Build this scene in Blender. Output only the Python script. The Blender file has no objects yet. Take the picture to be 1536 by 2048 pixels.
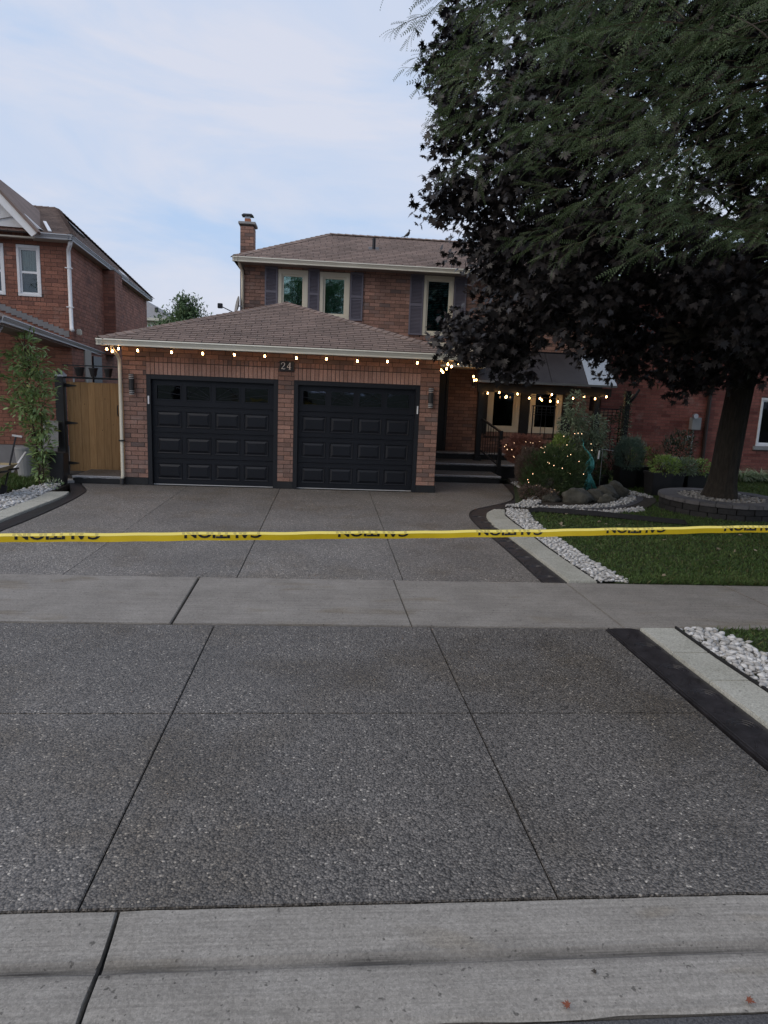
import bpy, bmesh, math, random
import numpy as np
from mathutils import Vector, Matrix
random.seed(7); RNG = np.random.default_rng(7)
rad = math.radians
S = bpy.context.scene
COL = S.collection

# ------------------------------------------------------------------ camera, sky, sun, exposure
CAM_H = 2.1
YAW, PITCH, ROLL = rad(5.11), rad(10.35), rad(-2.35)
def cam_axes():
    f = Vector((math.sin(YAW)*math.cos(PITCH), math.cos(YAW)*math.cos(PITCH), -math.sin(PITCH)))
    r = Vector((math.cos(YAW), -math.sin(YAW), 0)); d = f.cross(r)
    r2 = r*math.cos(ROLL)+d*math.sin(ROLL); d2 = d*math.cos(ROLL)-r*math.sin(ROLL)
    return r2, -d2, -f
cd = bpy.data.cameras.new('camera'); cam = bpy.data.objects.new('camera', cd); COL.objects.link(cam)
r_, u_, b_ = cam_axes()
cam.matrix_world = Matrix(((r_.x, u_.x, b_.x, 0), (r_.y, u_.y, b_.y, 0), (r_.z, u_.z, b_.z, CAM_H), (0, 0, 0, 1)))
cd.sensor_fit = 'HORIZONTAL'; cd.sensor_width = 36; cd.lens = 36*1361/1536
cd.clip_start = .05; cd.clip_end = 2000
S.camera = cam

W = bpy.data.worlds.new('World'); S.world = W; W.use_nodes = True
nt = W.node_tree; N = nt.nodes; L = nt.links; N.clear()
def wn(t, **k):
    n = N.new(t)
    for a, b in k.items(): setattr(n, a, b)
    return n
sky = wn('ShaderNodeTexSky', sky_type='NISHITA', sun_disc=False, sun_elevation=rad(14), sun_rotation=rad(250), air_density=1.2, dust_density=1.5)
tc = wn('ShaderNodeTexCoord'); mp = wn('ShaderNodeMapping'); L.new(tc.outputs['Generated'], mp.inputs[0])
mp.inputs['Scale'].default_value = (1.0, 1.3, 3.6); mp.inputs['Rotation'].default_value = (rad(8), rad(28), 0)
n1 = wn('ShaderNodeTexNoise'); n1.inputs['Scale'].default_value = 2.3; n1.inputs['Detail'].default_value = 8; n1.inputs['Roughness'].default_value = .56
n1.inputs['Distortion'].default_value = .45
L.new(mp.outputs[0], n1.inputs['Vector'])
rp = wn('ShaderNodeValToRGB'); rp.color_ramp.elements[0].position = .38; rp.color_ramp.elements[1].position = .63
rp.color_ramp.elements[0].color = (4.1, 5.4, 7.55, 1); rp.color_ramp.elements[1].color = (5.95, 6.25, 7.3, 1)
L.new(n1.outputs['Fac'], rp.inputs[0])
mx = wn('ShaderNodeMix', data_type='RGBA'); mx.inputs['Factor'].default_value = .93
L.new(sky.outputs[0], mx.inputs[6]); L.new(rp.outputs[0], mx.inputs[7])
bg = wn('ShaderNodeBackground'); bg.inputs['Strength'].default_value = .1
out = wn('ShaderNodeOutputWorld'); L.new(mx.outputs[2], bg.inputs[0]); L.new(bg.outputs[0], out.inputs[0])

sd = bpy.data.lights.new('sun', 'SUN'); sd.energy = 1.25; sd.angle = rad(60); sd.color = (1, .84, .64)
sun = bpy.data.objects.new('sun', sd); COL.objects.link(sun)
sun.rotation_euler = (rad(50), 0, rad(-60))      # soft light from the front left, behind the camera
sun.location = (-10, -10, 20)

S.render.engine = 'CYCLES'
S.view_settings.view_transform = 'Standard'; S.view_settings.look = 'None'
S.view_settings.exposure = .27; S.view_settings.gamma = 1
try: S.view_settings.use_curve_mapping = False
except Exception: pass

# ------------------------------------------------------------------ helpers
ORG = {}
def org(o):
    return ORG.get(o.name, Vector((0, 0, 0))) if o else Vector((0, 0, 0))
def tag(o, label=None, cat=None, group=None, kind=None):
    if label: o['label'] = label
    if cat: o['category'] = cat
    if group: o['group'] = group
    if kind: o['kind'] = kind
    return o
def thing(name, label, cat, loc=(0, 0, 0), rot=0, group=None, local=False):
    o = bpy.data.objects.new(name, None); COL.objects.link(o)
    o.location = loc; o.rotation_euler = (0, 0, rot); o.empty_display_size = .2
    ORG[o.name] = Vector((0, 0, 0)) if (rot or local) else Vector(loc)
    return tag(o, label, cat, group)
def link(name, me, parent=None, mat=None):
    o = bpy.data.objects.new(name, me); COL.objects.link(o)
    if mat is not None and not me.materials: me.materials.append(mat)
    if parent is not None:
        o.parent = parent; ORG[o.name] = org(parent)
    return o
class MB:
    def __init__(s): s.v = []; s.f = []; s.m = []
    def add(s, vs, fs, m=0):
        n = len(s.v); s.v += [tuple(v) for v in vs]; s.f += [tuple(i+n for i in f) for f in fs]; s.m += [m]*len(fs); return s
    def box(s, x0, x1, y0, y1, z0, z1, m=0):
        return s.add([(x0,y0,z0),(x1,y0,z0),(x1,y1,z0),(x0,y1,z0),(x0,y0,z1),(x1,y0,z1),(x1,y1,z1),(x0,y1,z1)],
                     [(0,3,2,1),(4,5,6,7),(0,1,5,4),(1,2,6,5),(2,3,7,6),(3,0,4,7)], m)
    def obox(s, c, ax, ay, az, m=0):
        c = Vector(c); ax = Vector(ax); ay = Vector(ay); az = Vector(az)
        vs = [c+ax*i+ay*j+az*k for k in (-1, 1) for (i, j) in ((-1,-1),(1,-1),(1,1),(-1,1))]
        return s.add(vs, [(0,3,2,1),(4,5,6,7),(0,1,5,4),(1,2,6,5),(2,3,7,6),(3,0,4,7)], m)
    def bar(s, a, b, w, h, up=(0, 0, 1), m=0):
        a = Vector(a); b = Vector(b); d = b-a; n = d.normalized(); u = Vector(up)
        if abs(n.dot(u)) > .95: u = Vector((0, 1, 0))
        sx = n.cross(u).normalized(); uz = sx.cross(n)
        return s.obox((a+b)/2, sx*w/2, d/2, uz*h/2, m)
    def tube(s, pts, rs, n=8, m=0, cap=True):
        pts = [Vector(p) for p in pts]
        if not hasattr(rs, '__len__'): rs = [rs]*len(pts)
        base = len(s.v); prev = None
        for i, p in enumerate(pts):
            t = (pts[min(i+1, len(pts)-1)]-pts[max(i-1, 0)])
            t = t.normalized() if t.length > 1e-9 else Vector((0, 0, 1))
            if prev is None:
                a = Vector((1, 0, 0)) if abs(t.x) < .9 else Vector((0, 1, 0)); x = t.cross(a).normalized()
            else:
                x = (prev-t*prev.dot(t)).normalized()
            prev = x; y = t.cross(x)
            for k in range(n):
                a = 2*math.pi*k/n; q = p+(x*math.cos(a)+y*math.sin(a))*rs[i]; s.v.append(tuple(q))
        for i in range(len(pts)-1):
            for k in range(n):
                a = base+i*n+k; b = base+i*n+(k+1) % n; s.f.append((a, b, b+n, a+n)); s.m.append(m)
        if cap:
            s.f.append(tuple(base+k for k in range(n))[::-1]); s.m.append(m)
            e = base+(len(pts)-1)*n; s.f.append(tuple(e+k for k in range(n))); s.m.append(m)
        return s
    def prism(s, poly, z0, z1, m=0):
        n = len(poly); vs = [(x, y, z0) for x, y in poly]+[(x, y, z1) for x, y in poly]
        fs = [tuple(range(n))[::-1], tuple(range(n, 2*n))]+[(i, (i+1) % n, (i+1) % n+n, i+n) for i in range(n)]
        return s.add(vs, fs, m)
    def slab(s, poly3, t, m=0):           # polygon in 3D extruded along minus its normal
        P = [Vector(p) for p in poly3]; nrm = (P[1]-P[0]).cross(P[2]-P[0]).normalized(); n = len(P)
        vs = P+[p-nrm*t for p in P]
        fs = [tuple(range(n)), tuple(range(n, 2*n))[::-1]]+[(i, i+n, (i+1) % n+n, (i+1) % n) for i in range(n)]
        return s.add(vs, fs, m)
    def build(s, name, mat, parent=None, smooth=False, bevel=0, loc=None):
        o0 = org(parent)
        if loc is not None: o0 = Vector(loc)
        me = bpy.data.meshes.new(name)
        me.from_pydata([(x-o0.x, y-o0.y, z-o0.z) for x, y, z in s.v], [], s.f)
        mats = mat if isinstance(mat, (list, tuple)) else [mat]
        for q in mats: me.materials.append(q)
        me.polygons.foreach_set('material_index', s.m)
        if smooth: me.polygons.foreach_set('use_smooth', [True]*len(s.f))
        bm = bmesh.new(); bm.from_mesh(me); bmesh.ops.recalc_face_normals(bm, faces=bm.faces)
        if bevel:
            bmesh.ops.bevel(bm, geom=bm.edges[:], offset=bevel, segments=2, affect='EDGES', clamp_overlap=True)
        bm.to_mesh(me); bm.free(); me.update()
        o = link(name, me, parent)
        if loc is not None: o.location = Vector(loc)
        return o
def scatter(name, mat, parent, tv, tf, Rm, T, smooth=False, midx=None):
    """template verts (k,3), faces (m,c); Rm (n,3,3), T (n,3) world"""
    o0 = np.array(org(parent)); n = len(T); k = len(tv); tf = np.array(tf); c = tf.shape[1]
    V = np.einsum('nij,kj->nki', Rm, tv)+(T-o0)[:, None, :]
    F = (tf[None]+(np.arange(n)*k)[:, None, None]).reshape(-1, c)
    me = bpy.data.meshes.new(name)
    me.vertices.add(n*k); me.vertices.foreach_set('co', V.astype(np.float32).ravel())
    me.loops.add(F.size); me.loops.foreach_set('vertex_index', F.astype(np.int32).ravel())
    me.polygons.add(len(F)); me.polygons.foreach_set('loop_start', np.arange(0, F.size, c, dtype=np.int32))
    if smooth: me.polygons.foreach_set('use_smooth', np.ones(len(F), bool))
    mats = mat if isinstance(mat, (list, tuple)) else [mat]
    for q in mats: me.materials.append(q)
    if midx is not None: me.polygons.foreach_set('material_index', np.repeat(midx, len(tf)).astype(np.int32))
    me.update(calc_edges=True); me.validate()
    return link(name, me, parent)
def frames(d, up, roll=None):
    """rotation matrices with columns (side, d, normal)"""
    d = d/np.linalg.norm(d, axis=1, keepdims=True)
    s = np.cross(d, up); s /= np.linalg.norm(s, axis=1, keepdims=True)+1e-9
    n = np.cross(s, d)
    if roll is not None:
        c, q = np.cos(roll)[:, None], np.sin(roll)[:, None]; s, n = s*c+n*q, n*c-s*q
    return np.stack([s, d, n], axis=2)
def rdir(n, zb=0, zs=1):
    v = RNG.normal(size=(n, 3)); v[:, 2] = v[:, 2]*zs+zb
    return v/np.linalg.norm(v, axis=1, keepdims=True)

# ------------------------------------------------------------------ materials
def mat(name, col, col2=None, rough=.7, nscale=4, detail=4, bump=0, bscale=60, rnd=0, metal=0, spec=.5, trans=0, tint=None, emit=0, stretch=None, island=True, coat=0, weather=0):
    m = bpy.data.materials.new(name); m.use_nodes = True; t = m.node_tree; N = t.nodes; L = t.links
    b = N['Principled BSDF']; b.inputs['Roughness'].default_value = rough; b.inputs['Metallic'].default_value = metal
    b.inputs['Specular IOR Level'].default_value = spec; b.inputs['Coat Weight'].default_value = coat
    b.inputs['Base Color'].default_value = (*col, 1)
    g = N.new('ShaderNodeNewGeometry'); vec = g.outputs['Position']
    if stretch:
        mp = N.new('ShaderNodeMapping'); mp.inputs['Scale'].default_value = stretch; L.new(vec, mp.inputs[0]); vec = mp.outputs[0]
    cur = None
    if col2:
        n = N.new('ShaderNodeTexNoise'); n.inputs['Scale'].default_value = nscale; n.inputs['Detail'].default_value = detail; n.inputs['Roughness'].default_value = .6
        L.new(vec, n.inputs['Vector'])
        r = N.new('ShaderNodeValToRGB'); r.color_ramp.elements[0].position = .35; r.color_ramp.elements[1].position = .65
        r.color_ramp.elements[0].color = (*col, 1); r.color_ramp.elements[1].color = (*col2, 1)
        L.new(n.outputs['Fac'], r.inputs[0]); cur = r.outputs[0]
    if rnd:
        oi = N.new('ShaderNodeObjectInfo'); ad = N.new('ShaderNodeMath'); ad.operation = 'ADD'; fr = N.new('ShaderNodeMath'); fr.operation = 'FRACT'
        L.new(g.outputs['Random Per Island'], ad.inputs[0]); L.new(oi.outputs['Random'], ad.inputs[1]); L.new(ad.outputs[0], fr.inputs[0])
        mr = N.new('ShaderNodeMapRange'); mr.inputs['To Min'].default_value = 1-rnd; mr.inputs['To Max'].default_value = 1+rnd
        L.new(fr.outputs[0], mr.inputs['Value'])
        if cur is None:
            c = N.new('ShaderNodeRGB'); c.outputs[0].default_value = (*col, 1); cur = c.outputs[0]
        if tint:
            wn_ = N.new('ShaderNodeTexWhiteNoise'); wn_.noise_dimensions = '1D'; L.new(fr.outputs[0], wn_.inputs['W'])
            mi = N.new('ShaderNodeMix'); mi.data_type = 'RGBA'; ml = N.new('ShaderNodeMath'); ml.operation = 'POWER'; ml.inputs[1].default_value = tint[3] if len(tint) > 3 else 2
            L.new(wn_.outputs['Value'], ml.inputs[0]); L.new(ml.outputs[0], mi.inputs['Factor']); L.new(cur, mi.inputs[6]); mi.inputs[7].default_value = (*tint[:3], 1); cur = mi.outputs[2]
        vm = N.new('ShaderNodeVectorMath'); vm.operation = 'SCALE'; L.new(cur, vm.inputs[0]); L.new(mr.outputs[0], vm.inputs['Scale']); cur = vm.outputs[0]
    if weather and cur is not None:
        w1 = N.new('ShaderNodeTexNoise'); w1.inputs['Scale'].default_value = 1.4; w1.inputs['Detail'].default_value = 5; w1.inputs['Roughness'].default_value = .65; L.new(g.outputs['Position'], w1.inputs['Vector'])
        w2 = N.new('ShaderNodeMapRange'); w2.inputs['From Min'].default_value = .3; w2.inputs['From Max'].default_value = .7; w2.inputs['To Min'].default_value = .74; w2.inputs['To Max'].default_value = 1.2; L.new(w1.outputs['Fac'], w2.inputs['Value'])
        w3 = N.new('ShaderNodeVectorMath'); w3.operation = 'SCALE'; L.new(cur, w3.inputs[0]); L.new(w2.outputs[0], w3.inputs['Scale'])
        w4 = N.new('ShaderNodeTexNoise'); w4.inputs['Scale'].default_value = 2.3; w4.inputs['Detail'].default_value = 6; w4.inputs['Roughness'].default_value = .7
        w5 = N.new('ShaderNodeMapping'); w5.inputs['Location'].default_value = (7.7, 1.1, 3.9); L.new(g.outputs['Position'], w5.inputs[0]); L.new(w5.outputs[0], w4.inputs['Vector'])
        w6 = N.new('ShaderNodeMapRange'); w6.inputs['From Min'].default_value = .56; w6.inputs['From Max'].default_value = .72; w6.inputs['To Max'].default_value = weather; L.new(w4.outputs['Fac'], w6.inputs['Value'])
        w7 = N.new('ShaderNodeMix'); w7.data_type = 'RGBA'; L.new(w6.outputs[0], w7.inputs['Factor']); L.new(w3.outputs[0], w7.inputs[6]); w7.inputs[7].default_value = (.33, .30, .27, 1); cur = w7.outputs[2]
    if cur is not None: L.new(cur, b.inputs['Base Color'])
    if bump:
        n = N.new('ShaderNodeTexNoise'); n.inputs['Scale'].default_value = bscale; n.inputs['Detail'].default_value = 4
        L.new(vec, n.inputs['Vector']); bp = N.new('ShaderNodeBump'); bp.inputs['Strength'].default_value = bump; bp.inputs['Distance'].default_value = .01
        L.new(n.outputs['Fac'], bp.inputs['Height']); L.new(bp.outputs[0], b.inputs['Normal'])
    if trans:
        tr = N.new('ShaderNodeBsdfTranslucent'); ms = N.new('ShaderNodeMixShader'); ms.inputs[0].default_value = trans
        if cur is not None: L.new(cur, tr.inputs[0])
        else: tr.inputs[0].default_value = (*col, 1)
        L.new(b.outputs[0], ms.inputs[1]); L.new(tr.outputs[0], ms.inputs[2]); L.new(ms.outputs[0], N['Material Output'].inputs[0])
    if emit:
        b.inputs['Emission Color'].default_value = (*col, 1); b.inputs['Emission Strength'].default_value = emit
    return m
def glass_mat(name, tint, rough=.03, base=.1, col=(.72, 1, 1)):
    m = bpy.data.materials.new(name); m.use_nodes = True; t = m.node_tree; N = t.nodes; L = t.links; N.remove(N['Principled BSDF'])
    tr = N.new('ShaderNodeBsdfTransparent'); tr.inputs[0].default_value = (*tint, 1)
    gl = N.new('ShaderNodeBsdfGlossy'); gl.inputs['Roughness'].default_value = rough; gl.inputs[0].default_value = (*col, 1)
    fr = N.new('ShaderNodeFresnel'); fr.inputs[0].default_value = 1.5
    ad = N.new('ShaderNodeMath'); ad.operation = 'ADD'; ad.inputs[1].default_value = base; L.new(fr.outputs[0], ad.inputs[0])
    n = N.new('ShaderNodeTexNoise'); n.inputs['Scale'].default_value = 1.6; g = N.new('ShaderNodeNewGeometry'); L.new(g.outputs['Position'], n.inputs['Vector'])
    bp = N.new('ShaderNodeBump'); bp.inputs['Strength'].default_value = .25; bp.inputs['Distance'].default_value = .02
    L.new(n.outputs['Fac'], bp.inputs['Height']); L.new(bp.outputs[0], gl.inputs['Normal'])
    ms = N.new('ShaderNodeMixShader'); L.new(ad.outputs[0], ms.inputs[0]); L.new(tr.outputs[0], ms.inputs[1]); L.new(gl.outputs[0], ms.inputs[2])
    L.new(ms.outputs[0], N['Material Output'].inputs[0]); return m
def aggregate_mat(k_=1.0):
    m = bpy.data.materials.new('exposed_aggregate'); m.use_nodes = True; t = m.node_tree; N = t.nodes; L = t.links
    b = N['Principled BSDF']; b.inputs['Roughness'].default_value = .48; b.inputs['Specular IOR Level'].default_value = .7
    g = N.new('ShaderNodeNewGeometry')
    wob = N.new('ShaderNodeTexNoise'); wob.inputs['Scale'].default_value = 45; L.new(g.outputs['Position'], wob.inputs['Vector'])
    va = N.new('ShaderNodeVectorMath'); va.operation = 'SCALE'; va.inputs['Scale'].default_value = .012; L.new(wob.outputs['Color'], va.inputs[0])
    vs = N.new('ShaderNodeVectorMath'); vs.operation = 'ADD'; L.new(g.outputs['Position'], vs.inputs[0]); L.new(va.outputs[0], vs.inputs[1])
    v = N.new('ShaderNodeTexVoronoi'); v.inputs['Scale'].default_value = 92; L.new(vs.outputs[0], v.inputs['Vector'])
    sp = N.new('ShaderNodeSeparateColor'); L.new(v.outputs['Color'], sp.inputs[0])
    r = N.new('ShaderNodeValToRGB'); cr = r.color_ramp; cr.interpolation = 'LINEAR'
    cr.elements[0].position = 0; cr.elements[0].color = (.055, .052, .050, 1)
    cr.elements[1].position = 1; cr.elements[1].color = (.62, .58, .52, 1)
    for p, c in ((.3, (.125, .116, .108)), (.7, (.20, .186, .172)), (.968, (.26, .24, .22)), (.984, (.42, .39, .35))):
        e = cr.elements.new(p); e.color = (*c, 1)
    L.new(sp.outputs[0], r.inputs[0])
    # dark joints between the stones
    jr = N.new('ShaderNodeMapRange'); jr.inputs['From Min'].default_value = .35; jr.inputs['From Max'].default_value = .85
    jr.inputs['To Min'].default_value = 1; jr.inputs['To Max'].default_value = .35; L.new(v.outputs['Distance'], jr.inputs['Value'])
    # broad weathering; the upper panels' painted sheen is scaled in with it
    n = N.new('ShaderNodeTexNoise'); n.inputs['Scale'].default_value = .9; n.inputs['Detail'].default_value = 6; L.new(g.outputs['Position'], n.inputs['Vector'])
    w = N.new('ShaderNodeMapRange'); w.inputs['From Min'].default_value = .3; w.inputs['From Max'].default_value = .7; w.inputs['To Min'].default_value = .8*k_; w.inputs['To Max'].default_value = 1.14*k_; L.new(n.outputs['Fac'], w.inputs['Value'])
    ml = N.new('ShaderNodeMath'); ml.operation = 'MULTIPLY'; L.new(jr.outputs[0], ml.inputs[0]); L.new(w.outputs[0], ml.inputs[1])
    sc = N.new('ShaderNodeVectorMath'); sc.operation = 'SCALE'; L.new(r.outputs[0], sc.inputs[0]); L.new(ml.outputs[0], sc.inputs['Scale'])
    q = N.new('ShaderNodeTexNoise'); q.inputs['Scale'].default_value = .75; q.inputs['Detail'].default_value = 7; q.inputs['Roughness'].default_value = .62
    mq = N.new('ShaderNodeMapping'); mq.inputs['Location'].default_value = (5.2, 2.6, 0); L.new(g.outputs['Position'], mq.inputs[0]); L.new(mq.outputs[0], q.inputs['Vector'])
    qr = N.new('ShaderNodeMapRange'); qr.inputs['From Min'].default_value = .50; qr.inputs['From Max'].default_value = .66; qr.inputs['To Max'].default_value = .85; L.new(q.outputs['Fac'], qr.inputs['Value'])
    mi = N.new('ShaderNodeMix'); mi.data_type = 'RGBA'; mi.blend_type = 'MULTIPLY'; L.new(qr.outputs[0], mi.inputs['Factor']); L.new(sc.outputs[0], mi.inputs[6]); mi.inputs[7].default_value = (.74, .68, .58, 1)
    oi = N.new('ShaderNodeObjectInfo'); om = N.new('ShaderNodeMapRange'); om.inputs['To Min'].default_value = .94; om.inputs['To Max'].default_value = 1.06; L.new(oi.outputs['Random'], om.inputs['Value'])
    s5 = N.new('ShaderNodeVectorMath'); s5.operation = 'SCALE'; L.new(mi.outputs[2], s5.inputs[0]); L.new(om.outputs[0], s5.inputs['Scale'])
    L.new(s5.outputs[0], b.inputs['Base Color'])
    bp = N.new('ShaderNodeBump'); bp.invert = True; bp.inputs['Strength'].default_value = .9; bp.inputs['Distance'].default_value = .006
    L.new(v.outputs['Distance'], bp.inputs['Height']); L.new(bp.outputs[0], b.inputs['Normal'])
    return m
def concrete_mat(name, c0, c1, c2, streak=True, stains=True, dirt=False):
    m = bpy.data.materials.new(name); m.use_nodes = True; t = m.node_tree; N = t.nodes; L = t.links
    b = N['Principled BSDF']; b.inputs['Roughness'].default_value = .85; b.inputs['Specular IOR Level'].default_value = .3
    g = N.new('ShaderNodeNewGeometry')
    n = N.new('ShaderNodeTexNoise'); n.inputs['Scale'].default_value = 2.2; n.inputs['Detail'].default_value = 8; n.inputs['Roughness'].default_value = .65; L.new(g.outputs['Position'], n.inputs['Vector'])
    r = N.new('ShaderNodeValToRGB'); cr = r.color_ramp; cr.elements[0].position = .3; cr.elements[0].color = (*c0, 1); cr.elements[1].position = .7; cr.elements[1].color = (*c2, 1)
    e = cr.elements.new(.5); e.color = (*c1, 1); L.new(n.outputs['Fac'], r.inputs[0]); cur = r.outputs[0]
    mp = N.new('ShaderNodeMapping'); mp.inputs['Scale'].default_value = (1.2, 60, 60) if streak else (30, 30, 30); L.new(g.outputs['Position'], mp.inputs[0])
    s = N.new('ShaderNodeTexNoise'); s.inputs['Scale'].default_value = 1.5; s.inputs['Detail'].default_value = 5; L.new(mp.outputs[0], s.inputs['Vector'])
    f = N.new('ShaderNodeTexNoise'); f.inputs['Scale'].default_value = 170; f.inputs['Detail'].default_value = 3; L.new(g.outputs['Position'], f.inputs['Vector'])
    a = N.new('ShaderNodeMath'); a.operation = 'ADD'; L.new(s.outputs['Fac'], a.inputs[0]); L.new(f.outputs['Fac'], a.inputs[1])
    mr = N.new('ShaderNodeMapRange'); mr.inputs['From Min'].default_value = .7; mr.inputs['From Max'].default_value = 1.3; mr.inputs['To Min'].default_value = .78; mr.inputs['To Max'].default_value = 1.2; L.new(a.outputs[0], mr.inputs['Value'])
    sc = N.new('ShaderNodeVectorMath'); sc.operation = 'SCALE'; L.new(cur, sc.inputs[0]); L.new(mr.outputs[0], sc.inputs['Scale']); cur = sc.outputs[0]
    if stains:
        q = N.new('ShaderNodeTexNoise'); q.inputs['Scale'].default_value = 1.1; q.inputs['Detail'].default_value = 3; q.inputs['Distortion'].default_value = .4
        mq = N.new('ShaderNodeMapping'); mq.inputs['Location'].default_value = (3.3, 1.7, 0); mq.inputs['Scale'].default_value = (1, 3, 1); L.new(g.outputs['Position'], mq.inputs[0]); L.new(mq.outputs[0], q.inputs['Vector'])
        qr = N.new('ShaderNodeMapRange'); qr.inputs['From Min'].default_value = .58; qr.inputs['From Max'].default_value = .68; qr.inputs['To Max'].default_value = .5; L.new(q.outputs['Fac'], qr.inputs['Value'])
        mi = N.new('ShaderNodeMix'); mi.data_type = 'RGBA'; mi.blend_type = 'MULTIPLY'; L.new(qr.outputs[0], mi.inputs['Factor']); L.new(cur, mi.inputs[6]); mi.inputs[7].default_value = (.72, .64, .5, 1); cur = mi.outputs[2]
    vo = N.new('ShaderNodeTexVoronoi'); vo.inputs['Scale'].default_value = 110; L.new(g.outputs['Position'], vo.inputs['Vector'])
    vr = N.new('ShaderNodeSeparateColor'); L.new(vo.outputs['Color'], vr.inputs[0])
    vm_ = N.new('ShaderNodeMapRange'); vm_.inputs['To Min'].default_value = .84; vm_.inputs['To Max'].default_value = 1.16; L.new(vr.outputs[0], vm_.inputs['Value'])
    s3 = N.new('ShaderNodeVectorMath'); s3.operation = 'SCALE'; L.new(cur, s3.inputs[0]); L.new(vm_.outputs[0], s3.inputs['Scale']); cur = s3.outputs[0]
    pt = N.new('ShaderNodeTexNoise'); pt.inputs['Scale'].default_value = 38; pt.inputs['Detail'].default_value = 2; L.new(g.outputs['Position'], pt.inputs['Vector'])
    pr_ = N.new('ShaderNodeMapRange'); pr_.inputs['From Min'].default_value = .27; pr_.inputs['From Max'].default_value = .33; pr_.inputs['To Min'].default_value = .45; pr_.inputs['To Max'].default_value = 1; L.new(pt.outputs['Fac'], pr_.inputs['Value'])
    s4 = N.new('ShaderNodeVectorMath'); s4.operation = 'SCALE'; L.new(cur, s4.inputs[0]); L.new(pr_.outputs[0], s4.inputs['Scale']); cur = s4.outputs[0]
    if dirt:      # grime and tyre rubber collected in the gutter crease
        sx = N.new('ShaderNodeSeparateXYZ'); L.new(g.outputs['Position'], sx.inputs[0])
        wn2 = N.new('ShaderNodeTexNoise'); wn2.inputs['Scale'].default_value = 3; wn2.inputs['Detail'].default_value = 6; L.new(mp.outputs[0], wn2.inputs['Vector'])
        w3 = N.new('ShaderNodeTexNoise'); w3.inputs['Scale'].default_value = 1.3; w3.inputs['Detail'].default_value = 2; L.new(g.outputs['Position'], w3.inputs['Vector'])
        d1 = N.new('ShaderNodeMath'); d1.operation = 'SUBTRACT'; L.new(sx.outputs['Y'], d1.inputs[0]); d1.inputs[1].default_value = 2.192
        d2 = N.new('ShaderNodeMath'); d2.operation = 'ABSOLUTE'; L.new(d1.outputs[0], d2.inputs[0])
        d3 = N.new('ShaderNodeMapRange'); d3.inputs['From Min'].default_value = 0; d3.inputs['From Max'].default_value = .045; d3.inputs['To Min'].default_value = 1.25; d3.inputs['To Max'].default_value = 0; L.new(d2.outputs[0], d3.inputs['Value'])
        d4 = N.new('ShaderNodeMath'); d4.operation = 'MULTIPLY'; L.new(d3.outputs[0], d4.inputs[0]); L.new(wn2.outputs['Fac'], d4.inputs[1])
        w4 = N.new('ShaderNodeMapRange'); w4.inputs['From Min'].default_value = .35; w4.inputs['From Max'].default_value = .65; w4.inputs['To Min'].default_value = .45; w4.inputs['To Max'].default_value = 1.5; L.new(w3.outputs['Fac'], w4.inputs['Value'])
        d5 = N.new('ShaderNodeMath'); d5.operation = 'MULTIPLY'; d5.use_clamp = True; L.new(d4.outputs[0], d5.inputs[0]); L.new(w4.outputs[0], d5.inputs[1])
        m5 = N.new('ShaderNodeMix'); m5.data_type = 'RGBA'; L.new(d5.outputs[0], m5.inputs['Factor']); L.new(cur, m5.inputs[6]); m5.inputs[7].default_value = (.045, .042, .04, 1); cur = m5.outputs[2]
    L.new(cur, b.inputs['Base Color'])
    bp = N.new('ShaderNodeBump'); bp.inputs['Strength'].default_value = .5; bp.inputs['Distance'].default_value = .004; L.new(a.outputs[0], bp.inputs['Height']); L.new(bp.outputs[0], b.inputs['Normal'])
    return m
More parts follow.
